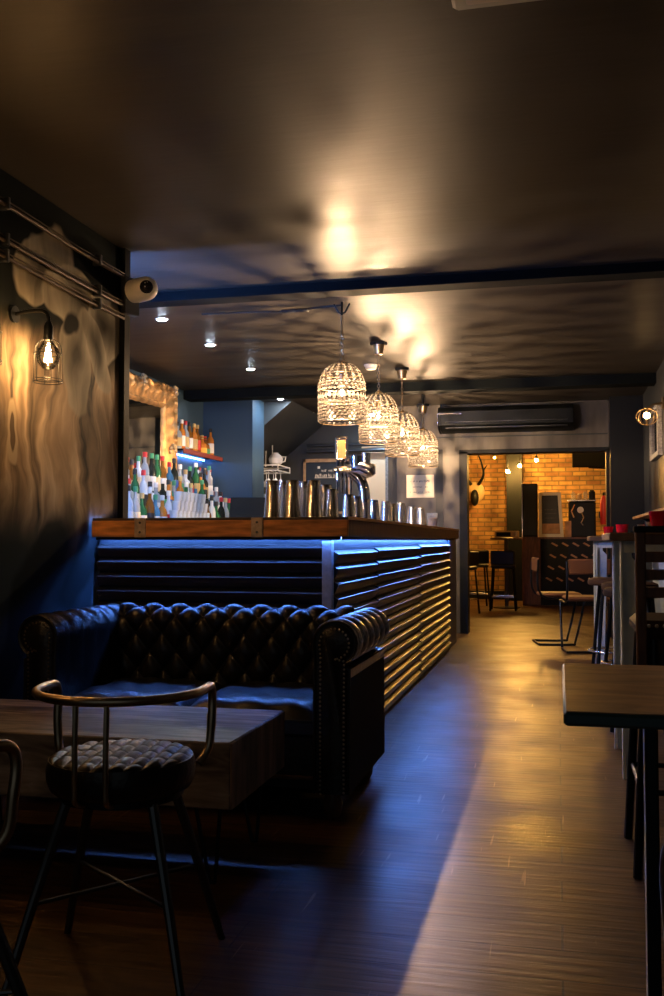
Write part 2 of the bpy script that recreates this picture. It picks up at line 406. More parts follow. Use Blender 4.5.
def obj(name, mb, m, parent=None, ang=35, bevel=0, recalc=True):
    me = bpy.data.meshes.new(name)
    me.from_pydata(mb.v, [], mb.f); me.validate()
    if recalc:
        import bmesh
        bm = bmesh.new(); bm.from_mesh(me); bmesh.ops.recalc_face_normals(bm, faces=bm.faces); bm.to_mesh(me); bm.free()
    me.polygons.foreach_set('use_smooth', [True] * len(me.polygons))
    me.set_sharp_from_angle(angle=math.radians(ang))
    if isinstance(m, str): m = M[m]
    me.materials.append(m)
    o = bpy.data.objects.new(name, me); COL.objects.link(o)
    if parent: o.parent = parent
    if bevel:
        bv = o.modifiers.new('bevel', 'BEVEL'); bv.width = bevel; bv.segments = 2; bv.limit_method = 'ANGLE'; bv.angle_limit = math.radians(40)
    return o
def tag(o, label, cat, group=None):
    o['label'] = label; o['category'] = cat
    if group: o['group'] = group
    return o
def thing(name, label, cat, loc=(0, 0, 0), rz=0, group=None):
    o = bpy.data.objects.new(name, None); o.empty_display_size = .1; COL.objects.link(o)
    o.location = loc; o.rotation_euler = (0, 0, rz)
    return tag(o, label, cat, group)
def struct(name, mb, m, parent=None, bevel=0):
    o = obj(name, mb, m, parent, bevel=bevel)
    if not parent: o['kind'] = 'structure'
    return o
def dup(root, loc, rz, label, group=None):
    r = root.copy(); COL.objects.link(r); r.location = loc
    if rz is not None: r.rotation_euler = (0, 0, rz)
    r['label'] = label
    if group: r['group'] = group
    def rec(a, b_):
        for ch in list(a.children):
            c = ch.copy(); COL.objects.link(c); c.parent = b_
            rec(ch, c)
    kids = list(root.children)
    for ch in kids:
        c = ch.copy(); COL.objects.link(c); c.parent = r
        for g in list(ch.children):
            d = g.copy(); COL.objects.link(d); d.parent = c
    return r
def bez(pts, n=8):
    """Catmull-Rom through points"""
    P = [Vector(p) for p in pts]; out = []
    for i in range(len(P) - 1):
        p0 = P[max(i - 1, 0)]; p1 = P[i]; p2 = P[i + 1]; p3 = P[min(i + 2, len(P) - 1)]
        for k in range(n):
            t = k / n
            out.append(.5 * ((2 * p1) + (p2 - p0) * t + (2 * p0 - 5 * p1 + 4 * p2 - p3) * t * t + (3 * p1 - p0 - 3 * p2 + p3) * t ** 3))
    out.append(P[-1]); return out

# ------------------------------------------------------------ camera
cam = bpy.data.cameras.new('camera'); co = bpy.data.objects.new('camera', cam); COL.objects.link(co)
cam.sensor_fit = 'VERTICAL'; cam.sensor_height = 36; cam.lens = 968 / 996 * 36
co.location = (0, 0, 1.0); co.rotation_euler = (math.radians(90 + 2.54), 0, math.radians(13.14))
cam.clip_start = .05; cam.clip_end = 100
scene.camera = co

# ------------------------------------------------------------ room
CZ = 2.49          # ceiling height
LX = -2.16         # mural wall
BX = -3.6          # wall behind the bar
RX = .86           # right wall
DY = 10.57         # wall with the doorway
struct('floor', MB().box(-4.4, 3.2, -3.0, 17.6, -.1, 0), 'floor')
struct('ceiling', MB().box(-3.8, 1.2, -1.2, DY + .2, CZ, CZ + .1).box(-3.8, -1.7, DY + .2, 12, CZ, CZ + .1), 'ceiling')
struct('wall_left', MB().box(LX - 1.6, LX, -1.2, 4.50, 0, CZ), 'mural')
struct('trim_1', MB().box(LX - .03, LX + .03, 4.50, 4.56, 1.107, CZ).box(LX - 1.6, LX - .03, 4.50, 4.54, 0, CZ), 'matte')
struct('wall_bar_left', MB().box(BX - .15, BX, 4.54, 11.75, 0, CZ), 'navy')
struct('wall_bar_back', MB().box(BX, -1.7, 11.6, 11.75, 0, CZ), 'darkwall')
struct('wall_partition', MB().box(-1.86, -1.73, DY + .18, 11.6, 0, CZ), 'darkwall')
struct('wall_doorway', MB().box(-1.73, -.98, DY, DY + .18, 0, CZ).box(-.98, .52, DY, DY + .18, 1.975, CZ).box(.52, 1.2, DY, DY + .18, 0, CZ), 'panelwall')
struct('trim_2', MB().box(-1.04, -.955, DY - .02, DY + .2, 0, 1.97).box(.50, .56, DY - .02, DY + .2, 0, 1.97).box(-1.04, .56, DY - .02, DY + .2, 1.95, 1.99), 'black')
struct('trim_3', MB().box(-1.30, -1.29, DY - .006, DY, 0, 2.1).box(-1.73, .52, DY - .006, DY, 2.125, 2.14).box(-1.3, -1.22, DY - .01, DY, 1.12, 2.0), 'darkwall')
struct('wall_right', MB().box(RX, RX + .15, -1.2, DY, 0, CZ), 'darkwall')
struct('wall_column', MB().box(BX, -3.06, 9.5, 9.9, 0, CZ), 'navy')
struct('trim_4', MB().box(BX, RX, 5.36, 5.50, CZ - .055, CZ), 'beam')           # ceiling beams
struct('trim_5', MB().box(BX, RX, 8.95, 9.15, CZ - .09, CZ), 'beam')
struct('trim_6', MB().prism([(BX, CZ), (BX, 1.95), (BX + .25, 2.0), (-2.75, CZ)], 'y', 9.9, 11.6), 'darkwall')  # sloping soffit
struct('trim_7', MB().box(.53, RX, DY - .25, DY - .001, 0, CZ), 'black')
struct('trim_8', MB().cyl((-3.0, 11.5, 2.17), (-1.95, 11.5, 2.17), .02).cyl((-3.0, 11.5, 2.10), (-1.95, 11.5, 2.10), .025), 'darkmetal')
struct('baseboard_left', MB().box(LX, LX + .02, -1.2, 4.2, 0, .12), 'black')
struct('baseboard_right', MB().box(RX - .02, RX, -1.2, DY - .3, 0, .12), 'black')
# far room
struct('wall_far_left', MB().box(-1.75, -1.6, DY + .18, 17.4, 0, 2.9), 'brick')
struct('wall_far_back', MB().box(-1.6, 2.6, 17.0, 17.2, 0, 2.9), 'brick')
struct('wall_far_right', MB().box(1.6, 1.75, DY + .18, 17.0, 0, 2.9), 'brick')
struct('ceiling_far', MB().box(-1.75, 2.6, DY + .18, 17.4, 2.75, 2.85), 'darkwall')
struct('wall_far_column', MB().box(-.84, -.58, 16.5, 17.0, 0, 2.75), 'black')
struct('trim_9', MB().box(-1.6, -.84, 16.9, 17.0, 0, .14), 'black')

ls_ = thing('fill_led_strip', 'added unseen blue fill strip on the bar side of the mural wall end', 'light strip', (-2.3, 4.545, 1.2))  # added out of view to tint the bar ceiling and walls blue
obj('fill_strip', MB().box(-.015, .015, .005, .02, .15, 1.15), 'ledfill', ls_)
obj('channel', MB().box(-.02, .02, 0, .006, .12, 1.18), 'steel', ls_)
# ------------------------------------------------------------ bar counter
bar = thing('bar_counter', 'long L-shaped bar clad in dark slats with an orange wood top edge and blue lights', 'bar counter', (-1.0, 4.3, 0))
def L_(mb): return mb.xf(Matrix.Translation((1.0, -4.3, 0)))
obj('body', L_(MB().box(-2.14, -1.0, 4.27, 4.70, 0, 1.03).box(-1.45, -1.0, 4.70, 8.97, 0, 1.03)), 'black', bar)
def slat_profile(z): return [(0, z), (-.027, z - .016), (-.027, z - .022), (-.012, z - .058), (0, z - .056)]
fp = MB()
for k in range(14):
    z = .985 - k * .0685
    fp.prism([(4.27 + a, b_) for a, b_ in slat_profile(z)], 'x', -2.14, -1.035)
obj('slat_panel', L_(fp), 'slat', bar)
for (a, c, dz, dx) in ((4.29, 5.30, -.012, 0), (5.30, 7.0, -.004, .004), (7.0, 8.95, .006, .008)):
    sp = MB()
    for k in range(14):
        z = .968 + dz - k * .0685
        sp.prism([(-1.0 + dx - q, b_) for q, b_ in slat_profile(z)], 'y', a, c - .004)
    obj('slat_panel', L_(sp), 'slat', bar)
ps = MB().box(-1.035, -.992, 4.236, 4.245, .05, 1.0).box(-1.0, -.992, 4.245, 4.285, .05, 1.0)
obj('corner_post', L_(ps), 'steelangle', bar)
obj('end_panel', L_(MB().rbox(-1.02, -.985, 8.955, 9.62, 0, 1.03, .004).box(-1.45, -1.02, 8.97, 9.62, 0, 1.03)), 'navy', bar)
obj('worktop', L_(MB().box(-2.14, -.905, 4.195, 4.80, 1.095, 1.107).box(-1.52, -.905, 4.80, 9.1, 1.095, 1.107)), 'worktop', bar)
obj('edge_rim', L_(MB().box(-.905, -.897, 4.19, 9.1, 1.095, 1.109)), 'edgegold', bar)
fa = obj('fascia', L_(MB().rbox(-2.14, -.905, 4.185, 4.21, 1.018, 1.0945, .003)), 'copperwood', bar)
obj('fascia', L_(MB().rbox(-.93, -.905, 4.21, 9.1, 1.018, 1.0945, .003)), 'brownwood', bar)
for px in (-1.893, -1.324):
    pl = obj('plate', L_(MB().rbox(px - .028, px + .028, 4.179, 4.186, 1.016, 1.106, .002)), 'plate', bar)
    for zz in (1.085, 1.04): obj('screw', L_(MB().sphere((px, 4.178, zz), .006, 8)), 'darkmetal', pl)
obj('led_strip', L_(MB().box(-2.13, -.95, 4.226, 4.234, 1.012, 1.017)), 'led', bar)
obj('led_strip', L_(MB().box(-.960, -.952, 4.3, 9.0, 1.012, 1.017)), 'led', bar)
obj('added_shade_lip', L_(MB().box(-2.13, -.945, 4.2105, 4.215, 1.0045, 1.03)), 'black', bar)  # added black lips: darken the band under the fascia, hide the strips
obj('added_shade_lip', L_(MB().box(-.940, -.9355, 4.215, 9.0, 1.0045, 1.03)), 'black', bar)
obj('kickboard', L_(MB().box(-2.14, -.985, 4.255, 4.27, 0, .05).box(-1.0, -.985, 4.27, 8.95, 0, .05)), 'black', bar)

# ------------------------------------------------------------ chesterfield sofa
sofa = thing('chesterfield_sofa', 'black buttoned leather chesterfield sofa with nailed scroll arms against the slatted bar', 'sofa', (-1.37, 3.8, 0))
SX, SY = -1.37, 3.8
W2 = .585           # half width
def roll_profile(n=18):
    """arm section in (u outward, z): inner face up, over the roll, back under it, down the outer face"""
    pr = [(-.075, .10), (-.075, .25), (-.075, .42), (-.074, .56)]
    for i in range(n + 1):
        a = PI * 1.05 - (PI * 1.55) * i / n
        pr.append((.003 + .082 * math.cos(a), .632 + .082 * math.sin(a)))
    pr += [(.058, .54), (.056, .42), (.055, .25), (.055, .10)]
    return pr
PR = roll_profile()
def arm(sgn):
    mb = MB(); pr = PR; m = len(pr)
    y0, y1, ny = -.40, .30, 56
    vs = []; fs = []
    for j in range(ny + 1):
        y = y0 + (y1 - y0) * j / ny
        for i, (u, z) in enumerate(pr):
            top = max(0, min(1, (z - .50) / .12)) if i < m - 4 else 0
            ple = (abs(math.sin(PI * (y - y0) / .115))) ** .55
            tuft = -.012 * (1 - ple) * top + .006 * top * ple
            cu, cz = .003, .632
            d = Vector((u - cu, z - cz)); d = d.normalized() if d.length > 1e-5 else Vector((0, 1))
            fade = min(1, (y - y0) / .03)
            vs.append((sgn * (W2 + (u + d.x * tuft * fade) - .0), y, z + d.y * tuft * fade))
    for j in range(ny):
        for i in range(m - 1):
            fs.append((j * m + i, j * m + i + 1, (j + 1) * m + i + 1, (j + 1) * m + i))
        fs.append((j * m + m - 1, j * m, (j + 1) * m, (j + 1) * m + m - 1))
    fs.append(tuple(range(m))); fs.append(tuple(ny * m + i for i in reversed(range(m))))
    mb.add(vs, fs)
    a_ = obj('arm', mb, 'leather', sofa, ang=60)
    # raised scroll front panel
    k = .80
    f2 = []
    for (u, z) in pr:
        f2.append((sgn * (W2 + (u + .004) * k - .004 * 0), z if z < .5 else .632 + (z - .632) * k))
    fpn = MB(); n = len(f2)
    v1 = [(p[0], -.402, p[1]) for p in f2]; cx = sum(p[0] for p in f2) / n
    v2 = [(W2 * sgn + (p[0] - W2 * sgn) * .75, -.412, p[1] if p[1] < .5 else .632 + (p[1] - .632) * .78) for p in f2]
    fpn.add(v1 + v2, [(i, (i + 1) % n, n + (i + 1) % n, n + i) for i in range(n)] + [tuple(range(n, 2 * n))])
    obj('scroll_panel', fpn, 'leather', a_, ang=50)
    sxx = sgn * (W2 + .0575)
    obj('side_shade_sheet', MB().rbox(min(sxx, sgn * (W2 + .05)), max(sxx, sgn * (W2 + .05)), -.398, .302, .10, .545, .003), 'matte', a_)  # matte sheet added so the arm's outer side stays dark
    # piping round the edge
    pp = [(sgn * (W2 + u * .97), -.404, z if z < .5 else .632 + (z - .632) * .97) for u, z in pr]
    obj('piping', MB().tube(pp, .0055, 8), 'leather', a_)
    # nails
    nl = MB()
    line = [Vector((sgn * (W2 + u * .66), -.412, z if z < .5 else .632 + (z - .632) * .66)) for u, z in pr]
    acc = 0; step = .0155
    for p, q in zip(line, line[1:]):
        d = (q - p).length
        while acc < d:
            c = p + (q - p) * (acc / d); nl.sphere(c, .0046, 6); acc += step
        acc -= d
    obj('nail_trim', nl, 'stud', a_)
arm(1); arm(-1)
# back : tufted face that rolls over the top
A1, A2 = .124, .160
def tuft(u, v):
    """diamond tufting height, 0 at buttons and low in the seams"""
    p = u / A1 + v / A2; q = u / A1 - v / A2
    return (abs(math.sin(PI * p / 1)) * abs(math.sin(PI * q / 1))) ** .38
bw = W2 - .06
def back_fn(s_, t):
    u = -bw + 2 * bw * s_
    L0, R = .30, .075
    tot = L0 + PI * R * 1.25; d = t * tot
    if d < L0:
        y = .17 - .04 * (d / L0); z = .34 + d; ny, nz = -1, .0
    else:
        a = (d - L0) / R; y0 = .13 + R; z0 = .64
        ny, nz = -math.cos(a), math.sin(a); y = y0 + R * ny; z = z0 + R * nz
    h = tuft(u, d - .02) * .034 - .020
    fade = 1 if d < L0 + R * 1.6 else max(0, 1 - (d - L0 - R * 1.6) / .05)
    h *= fade
    return (u, y + ny * h, z + nz * h)
bk = MB().grid(back_fn, 200, 90)
bo = obj('backrest', bk, 'leather', sofa, ang=80, recalc=False)
obj('back_frame', MB().box(-bw, bw, .20, .345, .08, .66), 'leather', sofa)
for r_ in range(5):
    for c_ in range(-6, 7):
        u = (c_ + (.5 if r_ % 2 else 0)) * A1; d = .02 + r_ * A2 / 2
        if abs(u) > bw - .03 or d > .36: continue
        s_ = (u + bw) / (2 * bw); t = d / (.30 + PI * .075 * 1.25)
        p = back_fn(s_, t)
        obj('button', MB().sphere((p[0], p[1] - .002, p[2]), .0085, 8, (1, .6, 1)), 'leather', bo)
obj('seat_base', MB().rbox(-bw, bw, -.385, .22, .09, .31, .02), 'leather', sofa)
obj('base_rail', MB().rbox(-bw, bw, -.395, -.384, .14, .155, .004), 'brownwood', sofa)
def cushion(x0, x1):
    mb = MB(); nx, ny = 24, 24
    def top(s_, t):
        x = x0 + (x1 - x0) * s_; y = -.40 + .56 * t
        e = (1 - abs(2 * s_ - 1) ** 6) * (1 - abs(2 * t - 1) ** 6)
        cr = .004 * math.sin(x * 40 + y * 25)
        return (x, y, .355 + .065 * max(0, e) ** .5 + cr)
    def bot(s_, t):
        x = x0 + (x1 - x0) * s_; y = -.40 + .56 * t
        return (x, y, .305)
    mb.grid(top, nx, ny); mb.grid(bot, nx, ny)
    ring = lambda f: [f(i / nx, 0) for i in range(nx)] + [f(1, j / ny) for j in range(ny)] + [f(1 - i / nx, 1) for i in range(nx)] + [f(0, 1 - j / ny) for j in range(ny)]
    a = ring(top); c = ring(bot); n = len(a)
    mb.add(a + c, [(i, (i + 1) % n, n + (i + 1) % n, n + i) for i in range(n)])
    ob = obj('seat_cushion', mb, 'cushion', sofa, ang=50)
    obj('piping', MB().tube([(x, y, .352) for x, y, z in a[::2]], .005, 6, closed=True), 'cushion', ob)
cushion(-bw + .01, -.004); cushion(.004, bw - .01)
for sx in (-1, 1):
    for yy in (-.34, .26):
        obj('foot', MB().lathe([(.022, 0), (.032, .02), (.035, .05), (.028, .08), (.028, .095)], (sx * (W2 - .02), yy, 0), 14), 'brownwood', sofa)

# ------------------------------------------------------------ low block table
ct = thing('block_table', 'chunky low table of reclaimed grey-brown timber on thin black hairpin legs', 'coffee table', (-1.45, 2.92, 0))
obj('top', MB().rbox(-.55, .535, -.275, .275, .235, .425, .004), 'blockwood', ct)
obj('end_grain', MB().rbox(.5345, .540, -.274, .274, .236, .424, .002), 'blockend', ct)
for sx in (-.46, .44):
    for sy in (-.2, .2):
        hp = MB(); ox = .03 if sx > 0 else -.03
        hp.tube(bez([(sx - .04, sy, .235), (sx + ox * .5 - .01, sy, .02), (sx + ox * .5, sy, .006), (sx + ox * .5 + .01, sy, .02), (sx + .04, sy, .235)], 6), .006, 8)
        hp.box(sx - .055, sx + .055, sy - .03, sy + .03, .229, .235)
        obj('leg', hp, 'blackmetal', ct)

# ------------------------------------------------------------ tub chairs with a bent tube rail
def make_tub(label):
    t = thing('tub_chair', label, 'chair', (0, 0, 0), 0, 'bent-tube tub chairs')
    # quilted seat
    R = .166
    def qf(s_, tt):
        x = -1 + 2 * s_; y = -1 + 2 * tt
        # square -> disc
        dx = x * math.sqrt(1 - y * y / 2); dy = y * math.sqrt(1 - x * x / 2)
        r = math.hypot(dx, dy)
        X, Y = dx * R, dy * R
        q = abs(math.sin(PI * (X + .02) / .036)) ** .6
        q2 = abs(math.sin(PI * Y / .062)) ** .5
        edge = max(0, 1 - r ** 8)
        return (X, Y, .494 + (.004 + .013 * q * (.55 + .45 * q2)) * edge ** .5)
    seat = MB().grid(qf, 90, 90)
    st = obj('seat', seat, 'seatleather', t, ang=80, recalc=False)
    obj('seat_side', MB().lathe([(.145, .42), (.162, .428), (.171, .448), (.173, .475), (.167, .495), (.158, .497)], (0, 0, 0), 48), 'leather', t, ang=50)
    obj('seat_pan', MB().lathe([(.13, .405), (.145, .407), (.145, .42), (.13, .421)], (0, 0, 0), 32), 'blackmetal', t)
    # rail: U shape, closed towards -Y, arms turning down at the front
    pts = []
    RR = .195; zt = .652
    for a in range(0, 181, 12):
        an = PI + math.radians(a)
        pts.append((RR * math.cos(an), RR * 1.0 * math.sin(an) + .0, zt))
    left = [(-.168, .07, .465), (-.187, .09, .50), (-.193, .095, .56), (-.194, .10, .615), (-.194, .085, .646), (-.195, .04, .652)]
    right = [(-x, y, z) for x, y, z in reversed(left)]
    path = bez(left + pts[1:-1] + right, 5)
    obj('back_rail', MB().tube(path, .0105, 12), 'bronze', t)
    for sx in (-.045, .025):
        yb = -RR * math.sqrt(1 - (sx / RR) ** 2)
        obj('spindle', MB().tube(bez([(sx, yb, zt - .003), (sx, yb - .002, .56), (sx, yb, .46), (sx, yb + .006, .432), (sx * .9, yb + .06, .413)], 5), .0065, 10), 'bronze', t)
    for (ax, ay) in ((-1, -1), (1, -1), (-1, 1), (1, 1)):
        obj('leg', MB().tube([(ax * .10, ay * .09, .408), (ax * .155, ay * .15, .19), (ax * .20, ay * .20, .0)], [.0125, .0115, .009], 10), 'darkmetal', t)
    sp = MB()
    obj('stretcher', MB().tube([(-.152, -.147, .2), (.152, .147, .2)], .005, 8).tube([(.152, -.147, .2), (-.152, .147, .2)], .005, 8), 'darkmetal', t)
    return t
tub = make_tub('quilted black seat tub chair with two back spindles in front of the low block table')
tub.location = (-1.005, 2.13, 0); tub.rotation_euler = (0, 0, math.radians(8))
dup(tub, (-1.135, 1.50, 0), math.radians(-20), 'bronze rail tub chair cut off by the left edge of the picture', 'bent-tube tub chairs')
dup(tub, (.44, 1.80, 0), math.radians(185), 'bronze rail tub chair tucked under the wooden dining table', 'bent-tube tub chairs')
dup(tub, (.33, 1.14, 0), math.radians(10), 'bronze rail tub chair nearest the camera at the lower right edge', 'bent-tube tub chairs')

# ------------------------------------------------------------ near right table
dt = thing('dining_table', 'brown wooden table with a dark painted edge at the right foreground', 'table', (.43, 1.75, 0))
obj('tabletop', MB().rbox(-.425, .40, -.285, .295, .730, .75, .004), 'tealedge', dt)
obj('top_veneer', MB().box(-.421, .396, -.281, .291, .7495, .7515), 'tablewood', dt)
obj('apron', MB().box(-.36, .36, -.16, .17, .715, .730), 'black', dt)
for sx in (-.28, .30):
    lg = obj('leg', MB().rbox(sx - .011, sx + .011, -.02, .02, .03, .715, .003), 'blackmetal', dt)
    obj('foot_bar', MB().rbox(sx - .025, sx + .025, -.24, .24, 0, .03, .004), 'blackmetal', lg)

# ------------------------------------------------------------ right side: pub tables, bar chairs, stools
def pub_table(label, loc, w, d):
    t = thing('pub_table', label, 'table', loc, 0, None)
    obj('tabletop', MB().rbox(-w / 2, w / 2, -d / 2, d / 2, 1.0, 1.035, .005), 'pubwood', t)
    for sx in (-1, 1):
        for sy in (-1, 1):
            # folded sheet steel leg: wide shoulder narrowing to a foot
            x = sx * (w / 2 - .07); y = sy * (d / 2 - .07)
            prof = [(-.018, 1.0), (.018, 1.0), (.024, .93), (.052, .90), (.048, .70), (.030, .25), (.014, 0), (-.010, 0), (-.024, .4), (-.026, .9)]
            m1 = MB().prism([(x - sx * p, z) for p, z in prof], 'y', y - .004, y + .004)
            m1.prism([(y - sy * p, z) for p, z in prof], 'x', x - .004 + sx * .02, x + .004 + sx * .02)
            obj('leg', m1, 'bluesteel', t)
    for sy in (-1, 1):
        yc = sy * (d / 2 - .06); obj('frame_rail', MB().box(-w / 2 + .06, w / 2 - .06, yc - .01, yc + .01, .95, 1.0), 'bluesteel', t)
    return t
pub_table('high pub table on pale blue steel legs behind the slatted bar chair', (.52, 4.60, 0), .62, .75)
pub_table('high pub table with two red candle glasses near the doorway', (.52, 7.55, 0), .60, .65)

def bar_chair(label, loc, rz):
    t = thing('bar_chair', label, 'bar chair', loc, rz)
    obj('seat', MB().rbox(-.20, .20, -.19, .19, .70, .76, .02), 'darktan', t)
    sk = MB()
    def fn(s_, tt):
        x = -.2 + .4 * s_; f = .008 * math.sin(x * 110)
        return (x, -.195 + f, .705 - .16 * tt)
    sk.grid(fn, 60, 6)
    obj('skirt', sk, 'leather', t, recalc=False)
    nm = MB()
    for i in range(18): nm.sphere((-.19 + i * .0224, -.196, .745), .006, 6)
    obj('nail_trim', nm, 'brass', t)
    for sx in (-.205, .18):
        obj('back_post', MB().rbox(sx, sx + .03, -.215, -.19, .55, 1.035, .004), 'brownwood', t)
    for k in range(4):
        z = .83 + k * .053
        obj('back_slat', MB().rbox(-.18, .185, -.212, -.196, z, z + .032, .003), 'brownwood', t)
    obj('top_rail', MB().rbox(-.21, .215, -.22, -.19, 1.025, 1.045, .004), 'black', t)
    for sx in (-1, 1):
        for sy in (-1, 1):
            obj('leg', MB().tube([(sx * .17, sy * .16, .70), (sx * .21, sy * .2, 0)], .014, 8), 'blackmetal', t)
    obj('foot_rest', MB().tube([(-.195, -.185, .25), (.195, -.185, .25), (.195, .185, .25), (-.195, .185, .25)], .009, 8, closed=True), 'blackmetal', t)
    return t
bc = bar_chair('dark slatted back bar chair with brass nails on its seat, behind the dining table', (.43, 3.25, 0), 0)

def bar_stool(label, loc, rz=0):
    t = thing('bar_stool', label, 'stool', loc, rz, 'backless stools by the pub tables')
    obj('seat', MB().lathe([(.15, .70), (.165, .705), (.17, .72), (.165, .74), (.14, .75), (.02, .748)], (0, 0, 0), 24), 'darktan', t)
    for k in range(4):
        a = PI / 4 + k * PI / 2
        obj('leg', MB().tube([(.11 * math.cos(a), .11 * math.sin(a), .70), (.19 * math.cos(a), .19 * math.sin(a), 0)], .012, 8), 'blackmetal', t)
    obj('foot_ring', MB().tube([(.165 * math.cos(2 * PI * k / 20), .165 * math.sin(2 * PI * k / 20), .26) for k in range(20)], .008, 8, closed=True), 'steel', t)
    return t
bs = bar_stool('backless stool with round brown seat standing just beyond the nearer pub table', (.40, 5.45, 0))
dup(bs, (.42, 6.15, 0), .3, 'backless stool with round brown seat between the two high pub tables')
dup(bs, (.36, 6.85, 0), .1, 'backless stool with round brown seat right against the farther pub table')

shelf = thing('wall_shelf', 'long light wooden ledge shelf on brackets along the right wall', 'shelf', (.74, 7.0, 1.18))
obj('board', MB().rbox(-.13, .115, -1.6, 1.5, 0, .022, .004), 'woodtan', shelf)
for yy in (-1.3, 0, 1.2):
    obj('bracket', MB().prism([(.11, 0), (-.08, 0), (.11, -.12)], 'y', yy, yy + .015), 'blackmetal', shelf)

def tumbler(name, label, cat, loc, r, h, m, group=None, flare=1.1):
    o = obj(name, MB().lathe([(r * .8, 0), (r * .86, .004), (r * flare, h), (r * flare * .9, h), (r * .7, .01), (.001, .008)], (0, 0, 0), 18), m)
    o.location = loc
    return tag(o, label, cat, group)
tumbler('candle_glass', 'small red candle glass at the left end of the farther pub table', 'candle holder', (.36, 7.40, 1.0355), .034, .07, 'red')
tumbler('candle_glass', 'rounder red candle glass beside the small one on the farther pub table', 'candle holder', (.455, 7.36, 1.0355), .042, .085, 'red')
tumbler('candle_glass', 'large red candle glass on the nearer pub table at the right edge', 'candle holder', (.425, 4.32, 1.0355), .045, .09, 'red')
tumbler('cup', 'small pale cup on the nearer pub table left of the large red glass', 'cup', (.40, 4.55, 1.0355), .014, .05, 'radio')
tumbler('cup', 'smallest grey cup at the left end of the nearer pub table', 'cup', (.35, 4.40, 1.0355), .014, .035, 'white')

# side chairs by the doorway
def side_chair(label, loc, rz):
    t = thing('side_chair', label, 'chair', loc, rz, 'tan leather chairs by the doorway')
    obj('seat', MB().rbox(-.19, .19, -.19, .19, .46, .50, .015), 'tan', t)
    obj('backrest', MB().rbox(-.19, .19, -.235, -.205, .70, .84, .012), 'tan', t)
    for sx in (-.2, .2):
        obj('frame_tube', MB().tube(bez([(sx, -.225, .82), (sx, -.20, .48), (sx, .17, .45), (sx, .20, .40), (sx, .12, .05), (sx, .08, .012), (sx, -.22, .012)], 5), .011, 8), 'blackmetal', t)
    obj('cross_bar', MB().cyl((-.2, -.22, .012), (.2, -.22, .012), .011), 'blackmetal', t)
    obj('cross_bar', MB().cyl((-.2, .17, .452), (.2, .17, .452), .011), 'blackmetal', t)
    return t
sc = side_chair('tan side chair standing sideways in the doorway light with its back to the aisle', (.0, 9.75, 0), math.radians(-80))
dup(sc, (.24, 9.15, 0), math.radians(8), 'tan side chair with its open back toward the camera near the far pub table')

# ------------------------------------------------------------ pendants
def pendant():
    t = thing('pendant_lamp', 'x', 'pendant lamp', (0, 0, 0), 0, 'crystal pendant lamps over the bar')
    R, H = .146, .372           # shade hangs from local z = 0 (bottom rim) upward
    cr = MB(); ncol = 30
    def rad(z):
        zc = .2
        if z <= zc: return R
        return R * math.sqrt(max(0, 1 - ((z - zc) / (H - zc)) ** 2)) * .92 + R * .08
    def gem(c, out, tan, w, h, d):
        up = tan.cross(out).normalized()
        c = Vector(c)
        vs = [c + up * h, c + tan * w, c - up * h, c - tan * w, c + out * d, c - out * d * .5]
        cr.add(vs, [(0, 1, 4), (1, 2, 4), (2, 3, 4), (3, 0, 4), (1, 0, 5), (2, 1, 5), (3, 2, 5), (0, 3, 5)])
    zs = [.012, .034, .056, .078]
    rows = []
    # arc length rows
    prof = [(rad(z), z) for z in [H * i / 200 for i in range(201)]]
    acc = 0; nxt = .010
    for a, b_ in zip(prof, prof[1:]):
        acc += math.hypot(b_[0] - a[0], b_[1] - a[1])
        if acc >= nxt: rows.append((b_[0], b_[1], Vector((b_[0] - a[0], b_[1] - a[1])).normalized())); nxt += .0205 if not (.135 < b_[1] < .155) else .044
    for ri, (r, z, tg) in enumerate(rows):
        if r < .02: continue
        big = .145 < z < .185
        nc = ncol if z < .24 else 16
        for k in range(nc):
            a = 2 * PI * (k + (.5 if ri % 2 and not big and z < .24 else 0)) / nc
            e = Vector((math.cos(a), math.sin(a), 0)); tan = Vector((-math.sin(a), math.cos(a), 0))
            out = (e * tg.y + Vector((0, 0, -tg.x))).normalized()
            w = PI * r / nc * (1.08 if z < .24 else .70)
            gem(e * r + Vector((0, 0, z)), out, tan, w, .024 if big else .0105, .007)
    obj('shade', cr, 'cryst', t, ang=5, recalc=False)
    fr = MB()
    for z in (.0, .135, .215, .30):
        r = rad(z) - .004
        fr.tube([(r * math.cos(2 * PI * k / 40), r * math.sin(2 * PI * k / 40), z) for k in range(40)], .0022, 6, closed=True)
    obj('shade_frame', fr, 'brass', t)
    bg_ = obj('bulb', MB().sphere((0, 0, .185), .034, 16, (1, 1, 1.2)), 'thin', t)
    obj('filament', MB().sphere((0, 0, .190), .006, 12, (1, 1, 2.0)), 'bulb', bg_)
    obj('lamp_holder', MB().lathe([(.014, .225), (.018, .23), (.018, .30), (.010, .31)], (0, 0, 0), 16), 'brass', t)
    obj('shade_cap', MB().lathe([(.030, .368), (.032, .373), (.020, .383), (.008, .392), (.006, .405)], (0, 0, 0), 20), 'brass', t)
    return t, H
pen, PH = pendant()
pend = [(-1.30, 5.84, 1.735, 2.425, 'nearest and largest crystal pendant lamp, hung from the first ceiling beam'),
        (-1.30, 7.11, 1.735, CZ, 'second crystal pendant lamp from the front, partly behind the nearest one'),
        (-1.30, 8.23, 1.735, CZ, 'third crystal pendant lamp, just in front of the second ceiling beam'),
        (-1.30, 9.55, 1.735, 2.36, 'farthest crystal pendant lamp, in front of the white notice')]
for i, (x, y, z, zt, lab) in enumerate(pend):
    if i == 0: p = pen; p.location = (x, y, z); p['label'] = lab
    else: p = dup(pen, (x, y, z), None, lab); p.rotation_euler = (0, 0, .3 * i)
